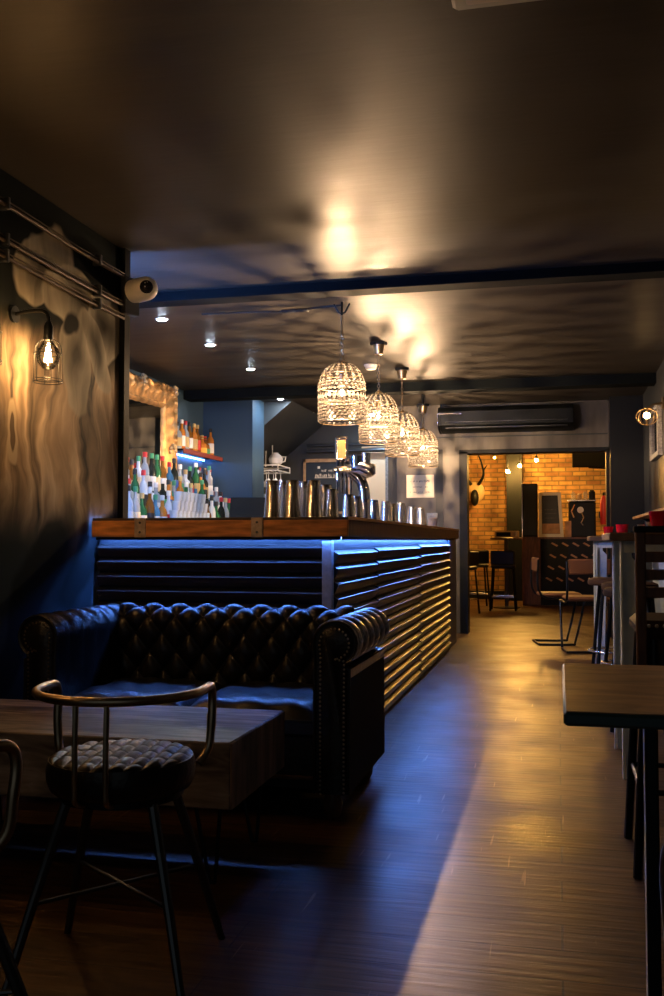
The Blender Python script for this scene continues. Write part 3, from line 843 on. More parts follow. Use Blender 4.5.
for i, (x, y, z, zt, lab) in enumerate(pend):
    p = [o for o in COL.objects if o.get('label') == lab][0]
    top = zt - z
    ch = MB(); zc = .40; k = 0
    while zc < top - (.16 if i in (0, 3) else .14):
        pts = []
        for q in range(10):
            a = 2 * PI * q / 10; u = .008 * math.cos(a); w = .016 * math.sin(a)
            pts.append((u, 0, zc + w) if k % 2 else (0, u, zc + w))
        ch.tube(pts, .0024, 5, closed=True); zc += .025; k += 1
    obj('chain', ch, 'brass', p)
    obj('rod', MB().cyl((0, 0, zc - .01), (0, 0, top - .01), .006), 'brass', p)
    if i == 0:
        obj('ceiling_hook', MB().cyl((0, 0, top - .02), (0, 0, CZ - z), .007).tube([(-.05, .0, CZ - z - .012), (-.02, 0, top - .0), (0, 0, top - .01), (.02, 0, top), (.05, 0, CZ - z - .012)], .006, 8), 'blackmetal', p)
    else:
        zz = CZ - z if i < 3 else top
        rs = obj('ceiling_rose', MB().lathe([(.012, zz - .095), (.030, zz - .09), (.044, zz - .03), (.046, zz - .02)], (0, 0, 0), 20), 'brass', p)
        obj('mounting_plate', MB().lathe([(.062, zz - .02), (.066, zz - .012), (.066, zz)], (0, 0, 0), 6), 'black', p)
        if i == 3: obj('ceiling_stem', MB().cyl((0, 0, zz), (0, 0, CZ - z), .012), 'black', p)
cb = thing('ceiling_cable', 'black cable running along the ceiling to the nearest pendant hook', 'cable', (-1.3, 5.84, CZ))
obj('cable', MB().tube(bez([(0, 0, -.02), (-.18, .03, -.02), (-.35, .02, -.035), (-.6, .05, -.018), (-.95, .06, -.012)], 6), .006, 8), 'cord', cb)
obj('junction_box', MB().rbox(-.40, -.22, -.005, .045, -.045, -.025, .008), 'cord', cb)

# downlights, smoke detector, camera
for i, (x, y, lab) in enumerate([(-2.58, 6.02, 'recessed ceiling downlight nearest the security camera'), (-2.56, 6.90, 'recessed downlight second from the front, bright white, left of the nearest pendant'),
                         (-2.58, 7.95, 'recessed downlight in the middle of the row, in front of the second beam'), (-2.82, 9.7, 'recessed downlight just behind the second beam'),
                         (-2.79, 10.85, 'recessed downlight farthest back, near the back bar wall'),
                         (-2.12, 11.15, 'added unseen downlight brightening the cream door, hidden behind the pendants')]):  # the last one is added to brighten the cream door
    d = thing('downlight', lab, 'ceiling light', (x, y, CZ), 0, 'recessed downlights over the bar')
    obj('bezel', MB().lathe([(.030, -.004), (.044, -.004), (.046, 0), (.03, 0)], (0, 0, 0), 24), 'white', d)
    obj('lamp', MB().lathe([(.001, -.006), (.029, -.006), (.029, -.002)], (0, 0, 0), 20), 'down', d)
sd = thing('smoke_detector', 'round white smoke detector on the ceiling right of the nearest pendant', 'smoke detector', (-1.53, 8.0, CZ))
obj('base', MB().lathe([(.055, -.012), (.058, -.008), (.058, 0)], (0, 0, 0), 24), 'white', sd)
obj('body', MB().lathe([(.015, -.045), (.038, -.042), (.046, -.03), (.048, -.012)], (0, 0, 0), 24), 'white', sd)
cc = thing('security_camera', 'white dome security camera fixed to the corner of the mural wall', 'security camera', (-2.04, 4.50, 2.27), math.radians(-20))
obj('base', MB().cyl((-.06, .0, 0), (-.025, 0, 0), .058, .060, 28), 'white', cc)
bd = MB().cyl((-.025, 0, 0), (.035, -.005, 0), .062, .060, 28); bd.sphere((.035, -.005, 0), .060, 24)
obj('body', bd, 'white', cc)
obj('lens', MB().sphere((.062, -.03, -.003), .036, 20), 'lens', cc)
lr = MB()
for k in range(5): lr.sphere((.085 , -.052 + .014 * math.cos(k * 1.26), .016 * math.sin(k * 1.26)), .0035, 6)
obj('infrared_led', lr, 'greyframe', cc)
obj('bracket', MB().rbox(-.10, -.06, -.05, .05, -.12, .07, .004), 'darkmetal', cc)

for (z, r, lab) in ((2.335, .008, 'highest brown conduit pipe along the mural wall'), (2.19, .008, 'middle brown conduit pipe along the mural wall'), (2.125, .007, 'lowest and thinnest brown conduit pipe along the mural wall')):
    c = thing('conduit_pipe', lab, 'pipe', (LX + .03, 1.5, z), 0, 'conduit pipes on the mural wall')
    pts = [(0.0, -2.5 + i * .5, .006 * math.sin(i * 1.7)) for i in range(11)] + [(0, 2.99, 0)]
    obj('pipe', MB().tube(pts, r, 10).tube([(0, a[1], a[2] + .019) for a in pts], r * .45, 6), 'conduit', c)
    for yy in (-1.2, .4, 1.9, 2.7):
        obj('clip', MB().rbox(-.028, .016, yy, yy + .018, -.018, .034, .003), 'darkmetal', c)

# cage wall lamps
def cage_lamp(label, loc):
    t = thing('cage_lamp', label, 'wall lamp', loc, 0, 'caged filament lamps on the mural wall')
    obj('wall_arm', MB().tube(bez([(-.155, 0, .19), (-.08, 0, .20), (-.02, 0, .195), (0, 0, .165), (0, 0, .12)], 6), .008, 8).cyl((-.16, 0, .19), (-.148, 0, .19), .035), 'blackmetal', t)
    obj('lamp_holder', MB().lathe([(.018, .075), (.02, .08), (.02, .13), (.012, .15)], (0, 0, 0), 16), 'blackmetal', t)
    b_ = obj('bulb_glass', MB().lathe([(.001, -.045), (.022, -.04), (.042, -.015), (.048, .01), (.042, .038), (.020, .068), (.014, .08)], (0, 0, 0), 20), 'thin', t)
    fl = MB()
    for k in range(6):
        a = k * PI / 3
        fl.tube([(.007 * math.cos(a), .007 * math.sin(a), .045), (.014 * math.cos(a + .3), .014 * math.sin(a + .3), -.012)], .0028, 6)
    obj('filament', fl, 'edison', b_)
    cg = MB()
    for k in range(6):
        a = k * PI / 3 + .2; c, s = math.cos(a), math.sin(a)
        cg.tube(bez([(.02 * c, .02 * s, .08), (.045 * c, .045 * s, .062), (.056 * c, .056 * s, .02), (.058 * c, .058 * s, -.095)], 5), .0018, 6)
    for z, r in ((-.095, .058), (-.085, .058), (.02, .056)):
        cg.tube([(r * math.cos(2 * PI * k / 28), r * math.sin(2 * PI * k / 28), z) for k in range(28)], .0018, 6, closed=True)
    obj('cage', cg, 'blackmetal', t)
    return t
cl = cage_lamp('caged filament wall lamp hanging before the painted flower', (-2.0, 3.52, 1.735))
dup(cl, (-2.0, 3.08, 1.735), 0, 'caged filament wall lamp cut off by the left picture edge')
dup(cl, (-2.0, 1.75, 1.735), 0, 'added caged fill lamp nearest the camera, outside the picture')  # added out of view to light the chair and table fronts

# right wall lamp with round cage
rl = thing('wall_lamp', 'round wire-guarded wall lamp glowing above the framed mirror on the right wall', 'wall lamp', (.72, 8.30, 2.05))
obj('wall_plate', MB().cyl((.12, 0, .08), (.14, 0, .08), .05).tube([(.13, 0, .08), (.05, 0, .07), (.0, 0, .03)], .010, 8), 'brass', rl)
cgl = MB()
for k in range(4):
    a = k * PI / 4; pts = []
    for q in range(24):
        b_ = 2 * PI * q / 24; pts.append((.085 * math.cos(b_) * math.cos(a), .085 * math.cos(b_) * math.sin(a), .07 * math.sin(b_) - .03))
    cgl.tube(pts, .003, 6, closed=True)
obj('cage', cgl, 'brass', rl)
obj('bulb', MB().sphere((0, 0, -.02), .028, 14), 'guard', rl)
dup(rl, (.72, 5.2, 2.05), 0, 'wire-guarded wall lamp on the right wall beyond the right picture edge')
fm = thing('wall_mirror', 'narrow mirror in a pale frame below the round guarded wall lamp', 'mirror', (RX - .012, 8.85, 1.72))
obj('frame', MB().box(-.03, .01, -.36, -.31, 0, .44).box(-.03, .01, .31, .36, 0, .44).box(-.03, .01, -.31, .31, 0, .04).box(-.03, .01, -.31, .31, .40, .44), 'greyframe', fm)
obj('glass', MB().box(-.01, .0, -.31, .31, .04, .40), 'lens', fm)

# ceiling light housing at the top of the picture
fx = thing('light_housing', 'unlit pale rectangular light fitting on the ceiling at the top edge', 'ceiling light', (.235, 2.32, CZ))
obj('housing', MB().rbox(-.5, .5, -.28, .27, -.05, -.001, .01), 'offwhite', fx)
obj('diffuser', MB().rbox(-.46, .46, -.24, .23, -.058, -.049, .004), 'white', fx)

# ------------------------------------------------------------ air conditioner, notice, boards on the back walls
ac = thing('air_conditioner', 'long black air conditioner above the doorway', 'air conditioner', (-.55, DY, 2.17))
prf = [(0, 0), (-.14, .02), (-.20, .07), (-.20, .22), (-.16, .27), (0, .27)]
obj('casing', MB().prism(prf, 'x', -.68, .72), 'blackmetal', ac, bevel=.006)
obj('outlet_vane', MB().rbox(-.62, .66, -.205, -.165, .035, .05, .004).rbox(-.62, .66, -.206, -.2, .10, .108, .002), 'darkmetal', ac)
obj('end_cap', MB().prism([(p[0] * 1.02, p[1]) for p in prf], 'x', -.70, -.68), 'black', ac)
obj('chrome_trim', MB().box(-.70, -.45, -.208, -.203, .19, .20).box(-.704, -.69, -.2, -.06, .16, .2).box(-.704, -.69, -.2, -.1, .08, .12), 'steel', ac)
nt_ = thing('paper_notice', 'cream paper notice with small grey writing on the wall left of the doorway', 'notice', (-1.47, DY - .004, 1.60))
obj('sheet', MB().box(-.152, .152, -.004, 0, -.125, .125), 'paper', nt_)
wr = MB()
def scribble(mb, x0, x1, z, h, y, seed):
    rnd = random.Random(seed); x = x0
    while x < x1:
        w = rnd.uniform(.006, .014)
        if rnd.random() > .16:
            mb.box(x, x + w * .35, y, y + .001, z, z + h * rnd.uniform(.7, 1)); mb.box(x, x + w * .8, y, y + .001, z + h * rnd.choice([0, .45, .8]), z + h * rnd.choice([0, .45, .8]) + h * .22 + .0005)
        x += w + .003
scribble(wr, -.105, .10, .045, .022, -.0055, 3); scribble(wr, -.105, .08, -.015, .016, -.0055, 4); scribble(wr, -.11, .03, -.07, .010, -.0055, 5); scribble(wr, .06, .12, -.07, .010, -.0055, 9)
obj('writing', wr, 'ink', nt_)
sb = thing('chalk_sign', 'black sign with pale hand lettering in a gilt wooden frame behind the beer tap', 'sign', (-2.78, 11.56, 1.35))
obj('board', MB().box(-.26, .30, 0, .02, 0, .63), 'boardblack', sb)
obj('frame', MB().box(-.28, -.25, -.015, .03, 0, .66).box(.29, .32, -.015, .03, 0, .66).box(-.28, .32, -.015, .03, .62, .66).box(-.28, .32, -.015, .03, -.02, .01), 'woodframe', sb)
wr = MB(); scribble(wr, -.05, .10, .50, .028, -.002, 11); scribble(wr, -.13, .12, .43, .045, -.002, 12); wr.box(-.14, .13, -.002, -.001, .424, .429); wr.box(-.10, -.07, -.002, -.001, .54, .57)
obj('lettering', wr, 'chalk', sb)
struct('door_1', MB().rbox(-2.33, -2.03, 11.56, 11.6, 0, 2.15, .006), 'cream')
struct('trim_10', MB().box(-2.03, -1.93, 11.54, 11.6, 0, 2.18), 'greyframe')

# ------------------------------------------------------------ gilded mirror
gm = thing('gilded_mirror', 'large mirror in an ornate gilded frame behind the bottles', 'mirror', (-3.51, 7.68, 1.27), 0)
gm.rotation_euler = (0, 0, math.radians(-5))
def frame_bar(p0, p1, n):
    mb = MB(); p0 = Vector(p0); p1 = Vector(p1)
    d = (p1 - p0); Ln = d.length; d.normalize(); side = Vector((1, 0, 0)).cross(d)
    prof = [(-.12, 0), (-.12, .04), (-.10, .075), (-.07, .06), (-.05, .07), (.0, .045), (.05, .03), (.06, .045), (.085, .04), (.10, .015), (.10, 0)]
    m = len(prof); vs = []
    for i in range(n + 1):
        t = i / n * Ln
        for k, (s_, h) in enumerate(prof):
            w = .012 * math.sin(t * 55 + k) * (1 if 1 <= k <= 4 else .2) + (.014 * math.sin(t * 21) if k in (1, 2) else 0)
            q = p0 + d * t + side * (s_ + w * .8) + Vector((h + w * .5 if h > 0 else 0, 0, 0)); vs.append(q)
    fs = [(i * m + k, i * m + k + 1, (i + 1) * m + k + 1, (i + 1) * m + k) for i in range(n) for k in range(m - 1)]
    fs += [tuple(range(m)), tuple(n * m + k for k in reversed(range(m)))]
    return mb.add(vs, fs)
gf = obj('frame', frame_bar((0, .50, -.02), (0, .50, 1.12), 70), 'gold', gm, ang=60)
obj('frame', frame_bar((0, .60, 1.02), (0, -.72, 1.02), 80), 'gold', gm, ang=60)
obj('frame', frame_bar((0, -.62, 1.12), (0, -.62, -.02), 70), 'gold', gm, ang=60)
for (yy, zz) in ((.56, 1.08), (.54, .55), (.54, .15), (-.02, 1.10)):
    orn = MB()
    for k in range(9):
        a = k * .9; orn.sphere((.06 + .01 * math.sin(k), yy + .045 * math.cos(a) * (1 - k * .06), zz + .055 * math.sin(a) * (1 - k * .06)), .022 - .001 * k, 8)
    obj('ornament', orn, 'goldrib', gf)
obj('glass', MB().box(.01, .02, -.56, .44, .0, .95), 'mirror', gm)
obj('back_board', MB().box(-.02, .008, -.66, .55, 0, 1.05), 'black', gm)

# ------------------------------------------------------------ back bar cabinet with stepped risers, wall shelves
bb = thing('back_bar_cabinet', 'dark back bar cabinet with stepped risers crowded with bottles', 'cabinet', (BX, 7.6, 0))
obj('carcass', MB().box(.02, .74, -1.2, 1.80, 0, .92), 'black', bb)
obj('worktop', MB().rbox(.02, .77, -1.22, 1.82, .92, .95, .005), 'worktop', bb)
obj('riser', MB().box(.45, .555, -1.1, 1.42, .95, 1.04).box(.345, .45, -1.1, 1.42, .95, 1.19).box(.24, .345, -1.1, 1.42, .95, 1.36), 'black', bb)
for (z, y0, y1, lab) in ((1.86, 8.42, 9.49, 'upper red-edged wall shelf holding liqueur bottles'), (1.50, 8.94, 9.49, 'lower red-edged wall shelf holding small bottles')):
    s_ = thing('bottle_shelf', lab, 'shelf', (BX, (y0 + y1) / 2, z), 0, 'bottle shelves on the navy wall'); h = (y1 - y0) / 2
    obj('board', MB().box(.0, .21, -h, h, -.018, 0), 'black', s_)
    obj('edge', MB().rbox(.21, .222, -h, h, -.04, .004, .003), 'redshelf', s_)
    obj('led_strip', MB().box(.02, .03, -h + .02, h - .02, -.030, -.020), 'ledb', s_)

# ------------------------------------------------------------ bottles
GL = {}
for nm, c, tr in (('clear', (.75, .82, .86), .6), ('green', (.05, .25, .10), .5), ('amber', (.45, .18, .03), .5), ('blue', (.12, .35, .6), .5),
                  ('dark', (.02, .025, .02), .2), ('frosted', (.8, .84, .88), .15), ('red', (.6, .03, .03), .3), ('orange', (.8, .28, .04), .3)):
    GL[nm] = mat(nm + '_bottle_glass', c, .12, trans=tr, ior=1.3)
LB = {}
for nm, c in (('white', (.85, .83, .78)), ('black', (.02, .02, .02)), ('cream', (.8, .66, .42)), ('red', (.65, .03, .03)), ('yellow', (.85, .5, .06)), ('green', (.05, .3, .14)), ('blue', (.05, .14, .5)), ('gold', (.6, .42, .16))):
    LB[nm] = mat(nm + '_label', c, .55)
SH = {}
def bottle_shapes():
    sh = {
        'slim': ([(.034, 0), (.036, .006), (.036, .17), (.030, .19), (.014, .215), (.0125, .27), (.015, .272), (.015, .28)], .036, (.04, .14), .28),
        'round': ([(.040, 0), (.043, .008), (.044, .14), (.036, .165), (.016, .185), (.0135, .235), (.016, .238), (.016, .245)], .0445, (.03, .11), .245),
        'squat': ([(.042, 0), (.048, .01), (.050, .08), (.044, .115), (.020, .135), (.015, .175), (.018, .178), (.018, .19)], .0505, (.025, .075), .19),
        'tall': ([(.031, 0), (.033, .006), (.034, .20), (.026, .235), (.013, .26), (.012, .31), (.0145, .312), (.0145, .32)], .0345, (.05, .16), .32),
    }
    for k, (pr, r, (l0, l1), h) in sh.items():
        SH[k] = (pr, r, l0, l1, h)
bottle_shapes()
def mesh_of(name, mb, m):
    me = bpy.data.meshes.new(name); me.from_pydata(mb.v, [], mb.f)
    me.polygons.foreach_set('use_smooth', [True] * len(me.polygons)); me.set_sharp_from_angle(angle=math.radians(40)); me.materials.append(m); return me
cache = {}
def bottle(label, loc, shape, gl, lb, cap, group, sc=1.0):
    pr, r, l0, l1, h = SH[shape]
    k = (shape, gl)
    if k not in cache: cache[k] = mesh_of('bottle', MB().lathe(pr, (0, 0, 0), 16), GL[gl])
    o = bpy.data.objects.new('bottle', cache[k]); COL.objects.link(o)
    o.location = loc; o.scale = (sc, sc, sc); o.rotation_euler = (0, 0, random.random() * 6)
    tag(o, label, 'bottle', group)
    if lb:
        k = ('l', shape, lb)
        if k not in cache: cache[k] = mesh_of('label', MB().lathe([(r + .0006, l0), (r + .0012, l0), (r + .0012, l1), (r + .0006, l1)], (0, 0, 0), 16), LB[lb])
        c = bpy.data.objects.new('bottle_label', cache[k]); COL.objects.link(c); c.parent = o
    if cap:
        k = ('c', shape, cap)
        if k not in cache: cache[k] = mesh_of('cap', MB().lathe([(.0165, h - .022), (.0165, h + .012), (.014, h + .016)], (0, 0, 0), 12), LB[cap])
        c = bpy.data.objects.new('bottle_cap', cache[k]); COL.objects.link(c); c.parent = o
    return o
ORD = ['first', 'second', 'third', 'fourth', 'fifth', 'sixth', 'seventh', 'eighth', 'ninth', 'tenth', 'eleventh', 'twelfth', 'thirteenth', 'fourteenth', 'fifteenth', 'sixteenth', 'seventeenth', 'eighteenth', 'nineteenth', 'twentieth', 'twenty-first', 'twenty-second', 'twenty-third']
def row(n, x, z, y0, y1, where, group, gls, shapes=('slim', 'round', 'tall', 'squat'), sc=1.0, skip=None):
    for i in range(n):
        y = y0 + (y1 - y0) * i / (n - 1) + random.uniform(-.006, .006)
        if skip and skip(i): continue
        gl = random.choice(gls); lb = random.choice(['white', 'cream', 'red', 'yellow', 'green', 'blue', 'gold', 'white', 'black', 'white']); cap = random.choice(['red', 'black', 'gold', 'white', 'green', 'black'])
        bottle('%s bottle, %s label, %s cap, %s from left %s' % (gl, lb, cap, ORD[i], where),
               (x + random.uniform(-.008, .008), y, z), random.choice(shapes), gl, lb, cap, group, sc)
mix = ['clear', 'clear', 'frosted', 'green', 'amber', 'dark', 'clear', 'blue', 'orange', 'frosted']
row(19, BX + .295, 1.361, 6.62, 8.90, "in the cabinet's top row", 'bottles on the top riser', mix, ('slim', 'tall', 'round'), 1.1)
row(19, BX + .40, 1.191, 6.60, 8.92, "in the cabinet's third row", 'bottles on the middle riser', mix, ('slim', 'round', 'tall'), 1.1)
row(19, BX + .505, 1.041, 6.62, 8.90, "in the cabinet's second row", 'bottles on the low riser', mix, ('tall', 'tall', 'slim'), 1.1)
row(9, BX + .11, 1.861, 8.52, 9.40, 'on the upper wall shelf', 'bottles on the upper wall shelf', ['amber', 'clear', 'dark', 'clear', 'orange', 'frosted'], ('slim', 'round', 'squat'), 1.0)
row(7, BX + .11, 1.501, 8.99, 9.42, 'on the lower wall shelf', 'bottles on the lower wall shelf', ['clear', 'blue', 'frosted', 'clear', 'amber'], ('slim',), .8)
# glasses hung under the lower shelf and stacked clean tumblers in front
gr = thing('glass_stack_tray', 'white tray on legs carrying the stacked clean tumblers on the back bar', 'tray', (-2.92, 7.50, .95))
obj('tray', MB().rbox(-.10, .04, -.42, .42, .20, .215, .004), 'white', gr)
for sy in (-.38, .38):
    obj('leg', MB().box(-.09, .03, sy - .01, sy + .01, 0, .2), 'white', gr)
tg = mat('frosted_tumbler', (.80, .88, .95), .15, trans=.35, ior=1.3)
tme = mesh_of('tumbler', MB().lathe([(.030, 0), (.031, .004), (.037, .075), (.034, .075), (.028, .012), (.001, .010)], (0, 0, 0), 14), tg)
LV = ['bottom', 'second', 'top']
for lv in range(3):
    for i in range(9 - lv):
        o = bpy.data.objects.new('tumbler', tme); COL.objects.link(o)
        o.location = (-2.945, 7.50 - .36 + .04 * lv + i * .088, 1.1655 + lv * .0765)
        tag(o, 'clean glass tumbler, %s from left in the %s layer on the white tray' % (ORD[i], LV[lv]), 'glass', 'stacked clean tumblers')

# hanging rack with glasses, jug
hr = thing('glass_rack', 'white metal hanging rack with stemmed glasses beside the navy column', 'glass rack', (-3.30, 10.75, 0))
rk = MB()
for z in (1.86, 1.80):
    rk.tube([(-.22, -.25, z), (.22, -.25, z), (.22, .25, z), (-.22, .25, z)], .007, 6, closed=True)
for k in range(5):
    x = -.18 + k * .09; rk.cyl((x, -.25, 1.80), (x, .25, 1.80), .005)
for sx in (-.22, .22):
    for sy in (-.25, .25): rk.cyl((sx, sy, 1.80), (sx, sy, 1.86), .006)
obj('rack', rk, 'white', hr)
dr = MB()
for sx in (-.1, .0, .08): dr.cyl((sx, 0, 1.86), (sx, 0, CZ - .25 if sx < 0 else 2.25), .006)
obj('drop_rod', dr, 'white', hr)
jg = tag(obj('jug', MB().lathe([(.04, 0), (.075, .03), (.085, .08), (.06, .12), (.03, .14), (.035, .15)], (0, 0, 0), 18).tube([(.07, 0, .10), (.12, 0, .10), (.11, 0, .05), (.08, 0, .04)], .008, 6), 'white'), 'round white jug standing on the hanging glass rack', 'jug')
jg.location = (-3.17, 10.72, 1.8685)
wgm = mesh_of('wine_glass', MB().lathe([(.034, .17), (.030, .172), (.004, .165), (.004, .09), (.012, .082), (.034, .05), (.032, .0), (.030, 0), (.031, .05), (.01, .078)], (0, 0, 0), 14), GL['frosted'])
n_ = 0
for r_ in range(2):
    for k in range(5):
        o = bpy.data.objects.new('wine_glass', wgm); COL.objects.link(o)
        o.location = (-3.46 + k * .085, 10.55 + r_ * .2, 1.625)
        tag(o, "upside-down stemmed glass, %s from left in the rack's %s row" % (ORD[k], ['front', 'back'][r_]), 'glass', 'stemmed glasses under the rack')
sc2 = thing('glass_shelf', 'small shelf stand below the glass rack with upturned glasses on it', 'shelf', (-3.30, 10.75, 0))
obj('board', MB().box(-.25, .22, -.2, .2, 1.40, 1.42), 'worktop', sc2)
obj('stand', MB().box(-.25, .22, -.2, .2, 0, 1.40), 'black', sc2)
for r_ in range(2):
    for k in range(5):
        o = bpy.data.objects.new('beer_glass', tme); COL.objects.link(o); o.location = (-3.48 + k * .085, 10.60 + .1 * r_, 1.4205); o.scale = (1, 1, 1.6)
        tag(o, 'pint glass, %s from left in the %s row on the small shelf stand' % (ORD[k], ['front', 'back'][r_]), 'glass', 'pint glasses on the shelf stand')

# till
tl = thing('till', 'black point of sale till behind the front counter', 'till', (-2.0, 6.3, .95), math.radians(15))
obj('base', MB().rbox(-.20, .20, -.15, .15, 0, .12, .01), 'matte', tl)
obj('screen', MB().prism([(-.13, .14), (-.11, .12), (.10, .335), (.08, .35)], 'x', -.18, .18), 'matte', tl)
obj('display', MB().box(-.15, .15, -.165, -.152, .03, .10), 'navy', tl)
ub = thing('under_counter_bench', 'dark work bench inside the bar carrying the till', 'bench', (-2.05, 6.3, 0))
obj('bench_body', MB().rbox(-.4, .4, -.25, .25, 0, .949, .005), 'black', ub)

# ------------------------------------------------------------ cocktail tins on the counter
def tin(label, x, y, h, r, grp):
    t = obj('cocktail_shaker', MB().lathe([(r * .97, 0), (r * 1.04, .003), (r * 1.04, .008), (r * 1.0, .011), (r * .80, h * .75), (r * .72, h * .985), (r * .68, h), (r * .3, h)], (0, 0, 0), 22), 'steel')
    t.location = (x, y, 1.1075)
    return tag(t, label, 'cocktail shaker', grp)
bigs = [(-1.345, 4.50, .185, .043, 'leftmost tall steel shaker tin on the front counter'),
        (-1.312, 4.60, .185, .043, 'tall steel shaker tin just behind the leftmost tin'),
        (-1.245, 4.50, .185, .043, 'tall steel shaker tin in the middle of the front group'),
        (-1.205, 4.60, .185, .043, 'tall steel shaker tin just behind the middle tin'),
        (-1.145, 4.52, .185, .043, 'rightmost tall steel shaker tin in the front group'),
        (-1.115, 4.64, .170, .040, 'tall steel shaker tin partly hidden behind the rightmost tall tin'),
        (-1.068, 4.58, .145, .032, 'shorter steel tin at the right end of the front group')]
for x, y, h, r, l in bigs: tin(l, x, y, h, r, 'tall shaker tins on the front counter')
def px(x, X): return 994.0 * X / (x - 558.0)      # D from pixel for planning (world distance along the bar)
smalls = [(349, .13), (357, .13), (365, .125), (374, .13), (386, .14), (393, .135), (401, .15), (412, .145), (421, .15)]
labs = ['nearest short steel tin at the counter corner', 'second short steel tin from the counter corner', 'short steel tin right below the beer tap column', 'short steel tin just past the beer tap column',
        'slightly flared steel tin beyond the beer tap, left of a pair', 'steel tin between the two flared ones beyond the tap', 'taller steel tin under the third pendant', 'narrow steel tin before the notice', 'last steel tin, beside the beer glass']
for (xp, h), l in zip(smalls, labs):
    X = -1.04; D = 994 * 1.04 / (558 - xp); Y = (D - .2273 * 1.04) / .974
    tin(l, X, Y, h, .036 if h < .14 else .038, 'short tins along the side counter')
bg = thing('beer_glass', 'short glass of amber beer at the far end of the counter', 'glass', (-1.04, 8.2, 1.1075))
obj('glass', MB().lathe([(.038, 0), (.04, .01), (.048, .13), (.045, .13), (.036, .012)], (0, 0, 0), 18), 'clear', bg)
obj('beer', MB().lathe([(.034, .012), (.041, .085), (.001, .086)], (0, 0, 0), 18), 'beer', bg)

# ------------------------------------------------------------ beer tap
bt = thing('beer_tap', 'chrome beer tap tower with four handles and a tall amber badge', 'beer tap', (-1.19, 6.0, 1.107), math.radians(0))
obj('column', MB().tube(bez([(0, 0, 0), (0, 0, .12), (-.005, 0, .22), (-.035, 0, .29), (-.09, 0, .33)], 8), [.040 - .0002 * i for i in range(33)], 20), 'chrome', bt)
obj('base_flange', MB().lathe([(.065, 0), (.065, .008), (.05, .014), (.04, .03)], (0, 0, 0), 24), 'chrome', bt)
obj('font', MB().tube([(.055, 0, .305), (.04, 0, .33), (-.02, 0, .355), (-.13, 0, .345), (-.17, 0, .335)], [.02, .055, .05, .035, .02], 20).cyl((-.05, 0, .36), (-.05, 0, .43), .045, .05, 20).cyl((.01, 0, .35), (.01, 0, .45), .03, .03, 16), 'chrome', bt)
for k in range(4):
    x = -.155 + (k % 4) * .022; y = -.06 + .03 * k
    f = obj('faucet', MB().tube([(x, y, .36), (x, y - .02, .33), (x, y - .02, .25), (x, y - .02, .19)], [.011, .012, .009, .006], 10), 'chrome', bt)
    obj('tap_lever', MB().cyl((x, y, .36), (x, y - .005, .40), .010, .012, 10), 'black', f)
obj('manifold', MB().rbox(-.19, -.06, -.08, .05, .325, .36, .01), 'chrome', bt)
lb_ = obj('badge', MB().rbox(-.185, -.10, -.035, -.005, .40, .56, .012), 'chrome', bt)
obj('badge_face', MB().rbox(-.165, -.115, -.039, -.034, .415, .53, .004), 'amber', lb_)

# ------------------------------------------------------------ far room
for i, (x, y, z, lab) in enumerate([(-.79, 16.0, 2.13, 'left bulb of the glowing trio beyond the doorway'), (-.60, 16.1, 2.23, 'middle bulb of the glowing trio beyond the doorway'), (-.33, 16.0, 2.31, 'right bulb of the glowing trio beyond the doorway'), (-1.0, 16.0, 2.36, 'faint small bulb high at the left beyond the doorway')]):
    b_ = thing('spot_bulb', lab, 'lamp', (x, y, z), 0, 'bare warm bulbs in the brick room')
    obj('bulb', MB().sphere((0, 0, 0), .028 if i < 3 else .012, 12), 'farbulb', b_)
    obj('stem', MB().cyl((0, 0, .03), (0, 0, 2.75 - z), .008).cyl((0, 0, .022), (0, 0, .07), .022), 'black', b_)
cs = thing('ceiling_spot', 'warm ceiling lamp of the brick room, above and behind the doorway header', 'ceiling light', (.35, 13.5, 2.75))
obj('canopy', MB().lathe([(.06, -.02), (.07, -.01), (.07, 0)], (0, 0, 0), 20), 'black', cs)
obj('bulb', MB().sphere((0, 0, -.075), .05, 14), 'spot', cs)
hw = thing('half_wall', 'wood and black half-height counter in the brick room with tan dash pattern', 'counter', (.05, 15.6, 0))
obj('body', MB().box(-.32, 1.2, -.15, .25, 0, 1.03), 'black', hw)
obj('end_post', MB().rbox(-.60, -.32, -.2, .28, 0, 1.05, .01), 'brownwood', hw)
obj('top', MB().box(-.62, 1.22, -.2, .3, 1.03, 1.06), 'brownwood', hw)
ds = MB()
for r_ in range(4):
    for k in range(5):
        x = -.16 + k * .16 - .03 * r_; z = .96 - r_ * .18
        ds.prism([(x, z), (x + .09, z - .05), (x + .11, z - .03), (x + .02, z + .02)], 'y', -.155, -.15)
obj('dash_pattern', ds, 'woodtan', hw)
tb = thing('tall_speaker', 'tall black loudspeaker standing on the half-height counter', 'loudspeaker', (-.42, 15.6, 1.06))
obj('cabinet', MB().rbox(-.12, .11, -.12, .12, 0, .84, .006), 'black', tb)
obj('grille', MB().rbox(-.10, .09, -.125, -.119, .03, .81, .003), 'boardblack', tb)
obj('side_trim', MB().box(-.135, -.12, -.12, -.1, 0, .84), 'steel', tb)
mb_ = thing('menu_board', 'white-framed menu chalkboard standing on the half-height counter', 'menu board', (-.105, 15.5, 1.06))
obj('frame', MB().box(-.19, -.14, -.02, .02, 0, .70).prism([(.14, 0), (.19, 0), (.15, .70), (.10, .70)], 'y', -.02, .02).box(-.14, .14, -.02, .02, 0, .05).box(-.15, .12, -.02, .02, .65, .70), 'white', mb_)
obj('slate', MB().prism([(-.14, .05), (.14, .05), (.11, .65), (-.14, .65)], 'y', -.005, .012), 'blackboard_menu', mb_)
obj('lower_panel', MB().prism([(-.135, .055), (.135, .055), (.128, .21), (-.135, .21)], 'y', -.010, -.004), 'woodtan', mb_)
